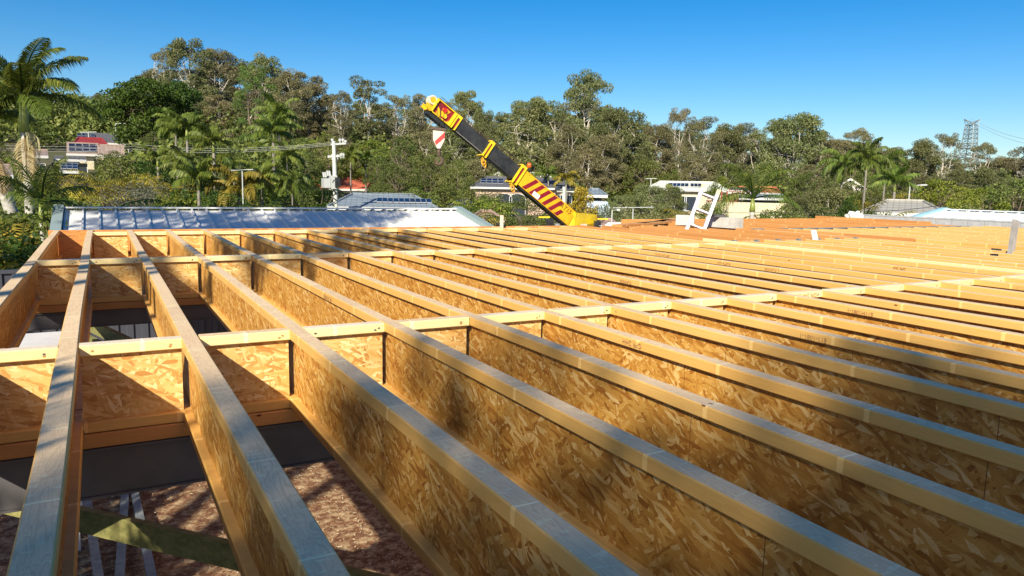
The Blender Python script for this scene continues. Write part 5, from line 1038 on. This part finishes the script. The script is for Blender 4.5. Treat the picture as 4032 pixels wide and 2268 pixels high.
CN = [('cane', 330, 44, 655, 'golden cane palms below the solar roofs'), ('cane', 400, 50, 645, 'golden cane palms left of the dark round shrub'), ('cane', 560, 48, 655, 'golden cane palms right of the solar roof'), ('cane', 660, 46, 660, 'golden cane palms in the middle of the left garden'), ('cane', 260, 40, 690, 'golden cane palms right of the main palm trunk'), ('caneG', 810, 36, 735, 'green cane palm under the grey-green upright palm'), ('cane', 1000, 30, 770, 'golden cane palm by the ribbed roof below the aerial'), ('cane', 1270, 26, 788, 'golden cane palm directly left of the power pole'), ('cane', 1375, 26, 788, 'golden cane palm directly right of the power pole'), ('caneG', 1090, 27, 765, 'green cane palm behind the ribbed roof'), ('caneG', 890, 28, 772, 'green cane palm left of the aerial pole'),
 ('cane', 1720, 27, 792, 'golden cane palm beside the end of the solar tiled roof'), ('caneG', 1765, 28, 785, 'cane palm right of the end of the solar tiled roof'), ('cane', 1840, 26, 800, 'small golden cane palm at the corner of the metal roof'), ('cane', 2740, 34, 795, 'golden cane palm seen through the ladder'), ('cane', 2680, 40, 790, 'golden cane palm left of the ladder rails'), ('caneG', 2850, 34, 820, 'cane palm behind the concrete block'), ('cane', 2900, 36, 822, 'cane palm left of the young palm trunk'), ('cane', 3080, 38, 830, 'cane palm right of the young palm fronds'), ('caneG', 3160, 38, 815, 'green cane palm left of the dark shiny shrub'), ('cane', 3460, 64, 735, 'golden cane palms under the tall palm group'), ('cane', 3410, 50, 760, 'orange-tipped cane palms below the white gable'),
 ('cane', 30, 15.0, 870, 'yellow cane palm at the left edge above the dark fence'), ('cane', 110, 14.4, 915, 'brownish cane palm in front of the main palm trunk'), ('cane', 15, 17.5, 780, 'tall yellow cane palm at the left edge'), ('caneG', 205, 16.0, 870, 'green cane palm beside the left verge of the metal roof'), ('cane', 70, 19, 800, 'golden cane palm behind the two large trunks'), ('caneG', 250, 19.5, 782, 'cane palm at the left end of the roof ridge')]
for a in CN: put(*a[:5], 'cane palm clumps', 1.15)
put('cycad', 1890, 38, 790, 'spiky cycad below the arched brick house', None, 1.0)
# two large near palms and a young one
def bigpalm(lab, base_px, base_y, cx, cy, r, tr, seed, n, L_, leaf='palm', nlf=46, ll=.62, droop=1.9, seeds=True, deadf=1, shaft_len=.75):
    b = at(base_px, base_y, r); c = at(cx, cy, r); b = V((b.x - (c.x - b.x) * b.z / max(.1, c.z - b.z), b.y, 0)) if b.z > 0 else V((b.x, b.y, 0)); t = thing('palm_tree', lab, 'palm', b); H = c.z; ln = V((c.x - b.x, c.y - b.y, H)); rr = random.Random(seed)
    T = MB(); K = 26; ps = []; rs = []
    for i in range(K + 1):
        f = i / K; ps.append(V((ln.x * f ** 1.15, ln.y * f ** 1.15, (H - shaft_len - .1) * f))); rs.append(tr * (1.45 - .5 * f) * (1 + .02 * (i % 2)))
    T.tube(ps, rs, 14); T.build('trunk', M['palm_t'], t, True); s0 = ps[-1]
    g = MB(); g.tube([s0, s0.lerp(ln, .45), ln], [tr * 1.25, tr * 1.05, tr * .55], 12); g.build('crownshaft', M['shaft'], t, True)
    for i in range(n):
        az = 2 * pi * (i * .382) + rr.uniform(-.15, .15) + .4; el = interp([0, 1], [1.5, .1], ((i + .5) / n) ** 1.2); g = MB(); frond(g, g, ln, az, el, L_ * rr.uniform(.9, 1.1), droop * rr.uniform(.85, 1.15), nlf, ll, .0155, rr, .6, .35 + .3 * rr.random(), 14); g.build('frond', LF[leaf], t, False, True)
    if seeds:
        for q in (.5,):
            g = MB(); p0 = s0 + V((0, 0, -.02)); 
            for j in range(30):
                a = atan2(hz.y, hz.x) + (0 if q > 0 else pi) + rr.uniform(-.9, .9); l = rr.uniform(.1, .32); g.tube([p0, p0 + V((cos(a) * l * .6, sin(a) * l * .6, .03)), p0 + V((cos(a) * l, sin(a) * l, -.12)), p0 + V((cos(a) * l * 1.08, sin(a) * l * 1.08, -.35 - rr.random() * .45))], [.012, .01, .009, .006], 4, cap=False)
            g.build('flower_spray', mat('flower_cream', (.50, .44, .22), .7), t)
    for j in range(deadf):
        g = MB(); frond(g, g, s0, atan2(hz.y, hz.x) + rr.uniform(-1.2, .4), -.9, L_ * .75, .7, 30, .4, .02, rr, .5, .6, 8); g.build('dry_frond', LF['dry'], t, False, True)
    return t
bigpalm('main tall palm on the left with a slim grey trunk and wide crown', 125, 925, 88, 388, 23.0, .10, 5, 16, 1.8, nlf=84, ll=.52, droop=1.35)
bigpalm('second palm left of the main one with a thick pale trunk', 66, 880, -45, 470, 24.5, .14, 9, 12, 1.6, nlf=70, ll=.5, droop=1.4, seeds=False, deadf=2)
bigpalm('young palm with broad upright green fronds behind the fence on the left', 168, 940, 160, 800, 18.0, .05, 13, 9, 1.1, nlf=26, ll=.42, droop=1.0, seeds=False, deadf=1, shaft_len=.3)
bigpalm('single young palm behind the far orange joists right of the ladder', 2958, 900, 2965, 782, 27, .085, 21, 12, 1.95, nlf=34, ll=.5, droop=1.9, seeds=False, deadf=1, shaft_len=.35)
# ------------------------------------------------------------------ trees outside the picture that shade the frame and the metal roof
def shade_tree(lab, target, dist, S_, Sz, seed, ncl, nl, rc, ls):
    c = V(target) + SUN * (dist / hypot(SUN.x, SUN.y)); H = c.z + Sz; T, g, bark, _ = gumtree(seed, H, S_, (c.z - Sz) / H, ncl, nl, ls, rc, 'round', flat=.7)
    t = thing('shade_tree', lab, 'tree', (c.x, c.y, 0)); T.build('trunk', M[bark], t, True); g.build('crown', LF['gum'], t, False, True)
shade_tree('tall gum tree behind the camera that throws dappled shade on the nearest joists', (1.03, -2.7, TOP), 21, 3.9, 1.9, 51, 84, 210, (.6, 1.05), (.22, .11))
shade_tree('slim gum beside the tall one behind the camera, shading the joists in the foreground', (.48, .37, TOP), 19, 1.7, 1.25, 54, 26, 190, (.4, .7), (.2, .1))
shade_tree('gum tree left of the building that throws dappled shade on the metal roof', (2.6, 17.2, 2.6), 17, 3.3, 2.6, 52, 80, 230, (.4, .85), (.22, .11))
shade_tree('small gum left of the building that shades the far ends of the joists', (1.9, 8.6, TOP), 14, 1.5, 1.2, 53, 16, 130, (.3, .5), (.18, .09))

# unseen hedge added beside the building to shade the earth under the left bays
for i in range(10):
    put('bushD', 0, 0, 0, 'tall unseen dark shrub added left of the building for shade, %s from the front' % ORD[i + 1], 'shrubs added left of the building for shade', .45, pos=(-3.55, .2 + i * .6, 3.5))

put('midt', 0, 0, 0, 'unseen tree added at the front left corner of the building for shade', None, .55, pos=(-3.6, -.7, 5.4))  # unseen tree added to keep the sun off the green brace

put('bushM', 40, 66, 600, 'green shrub left of the pale-walled house behind the big palm', 'shrubs between the houses', 1.5)
put('midt', -20, 78, 560, 'leafy tree at the left edge behind the cream-walled house', 'garden trees among the houses', 1.2)
put('bushD', 120, 60, 640, 'dark shrub in front of the pale-walled house behind the big palm', 'shrubs between the houses', 1.2)
put('midt', 150, 100, 540, 'leafy tree below the red brick gable house', 'garden trees among the houses', 1.0)
put('bushM', 445, 72, 596, 'green shrub in front of the brown skillion shed on the hillside', 'shrubs between the houses', 1.3)
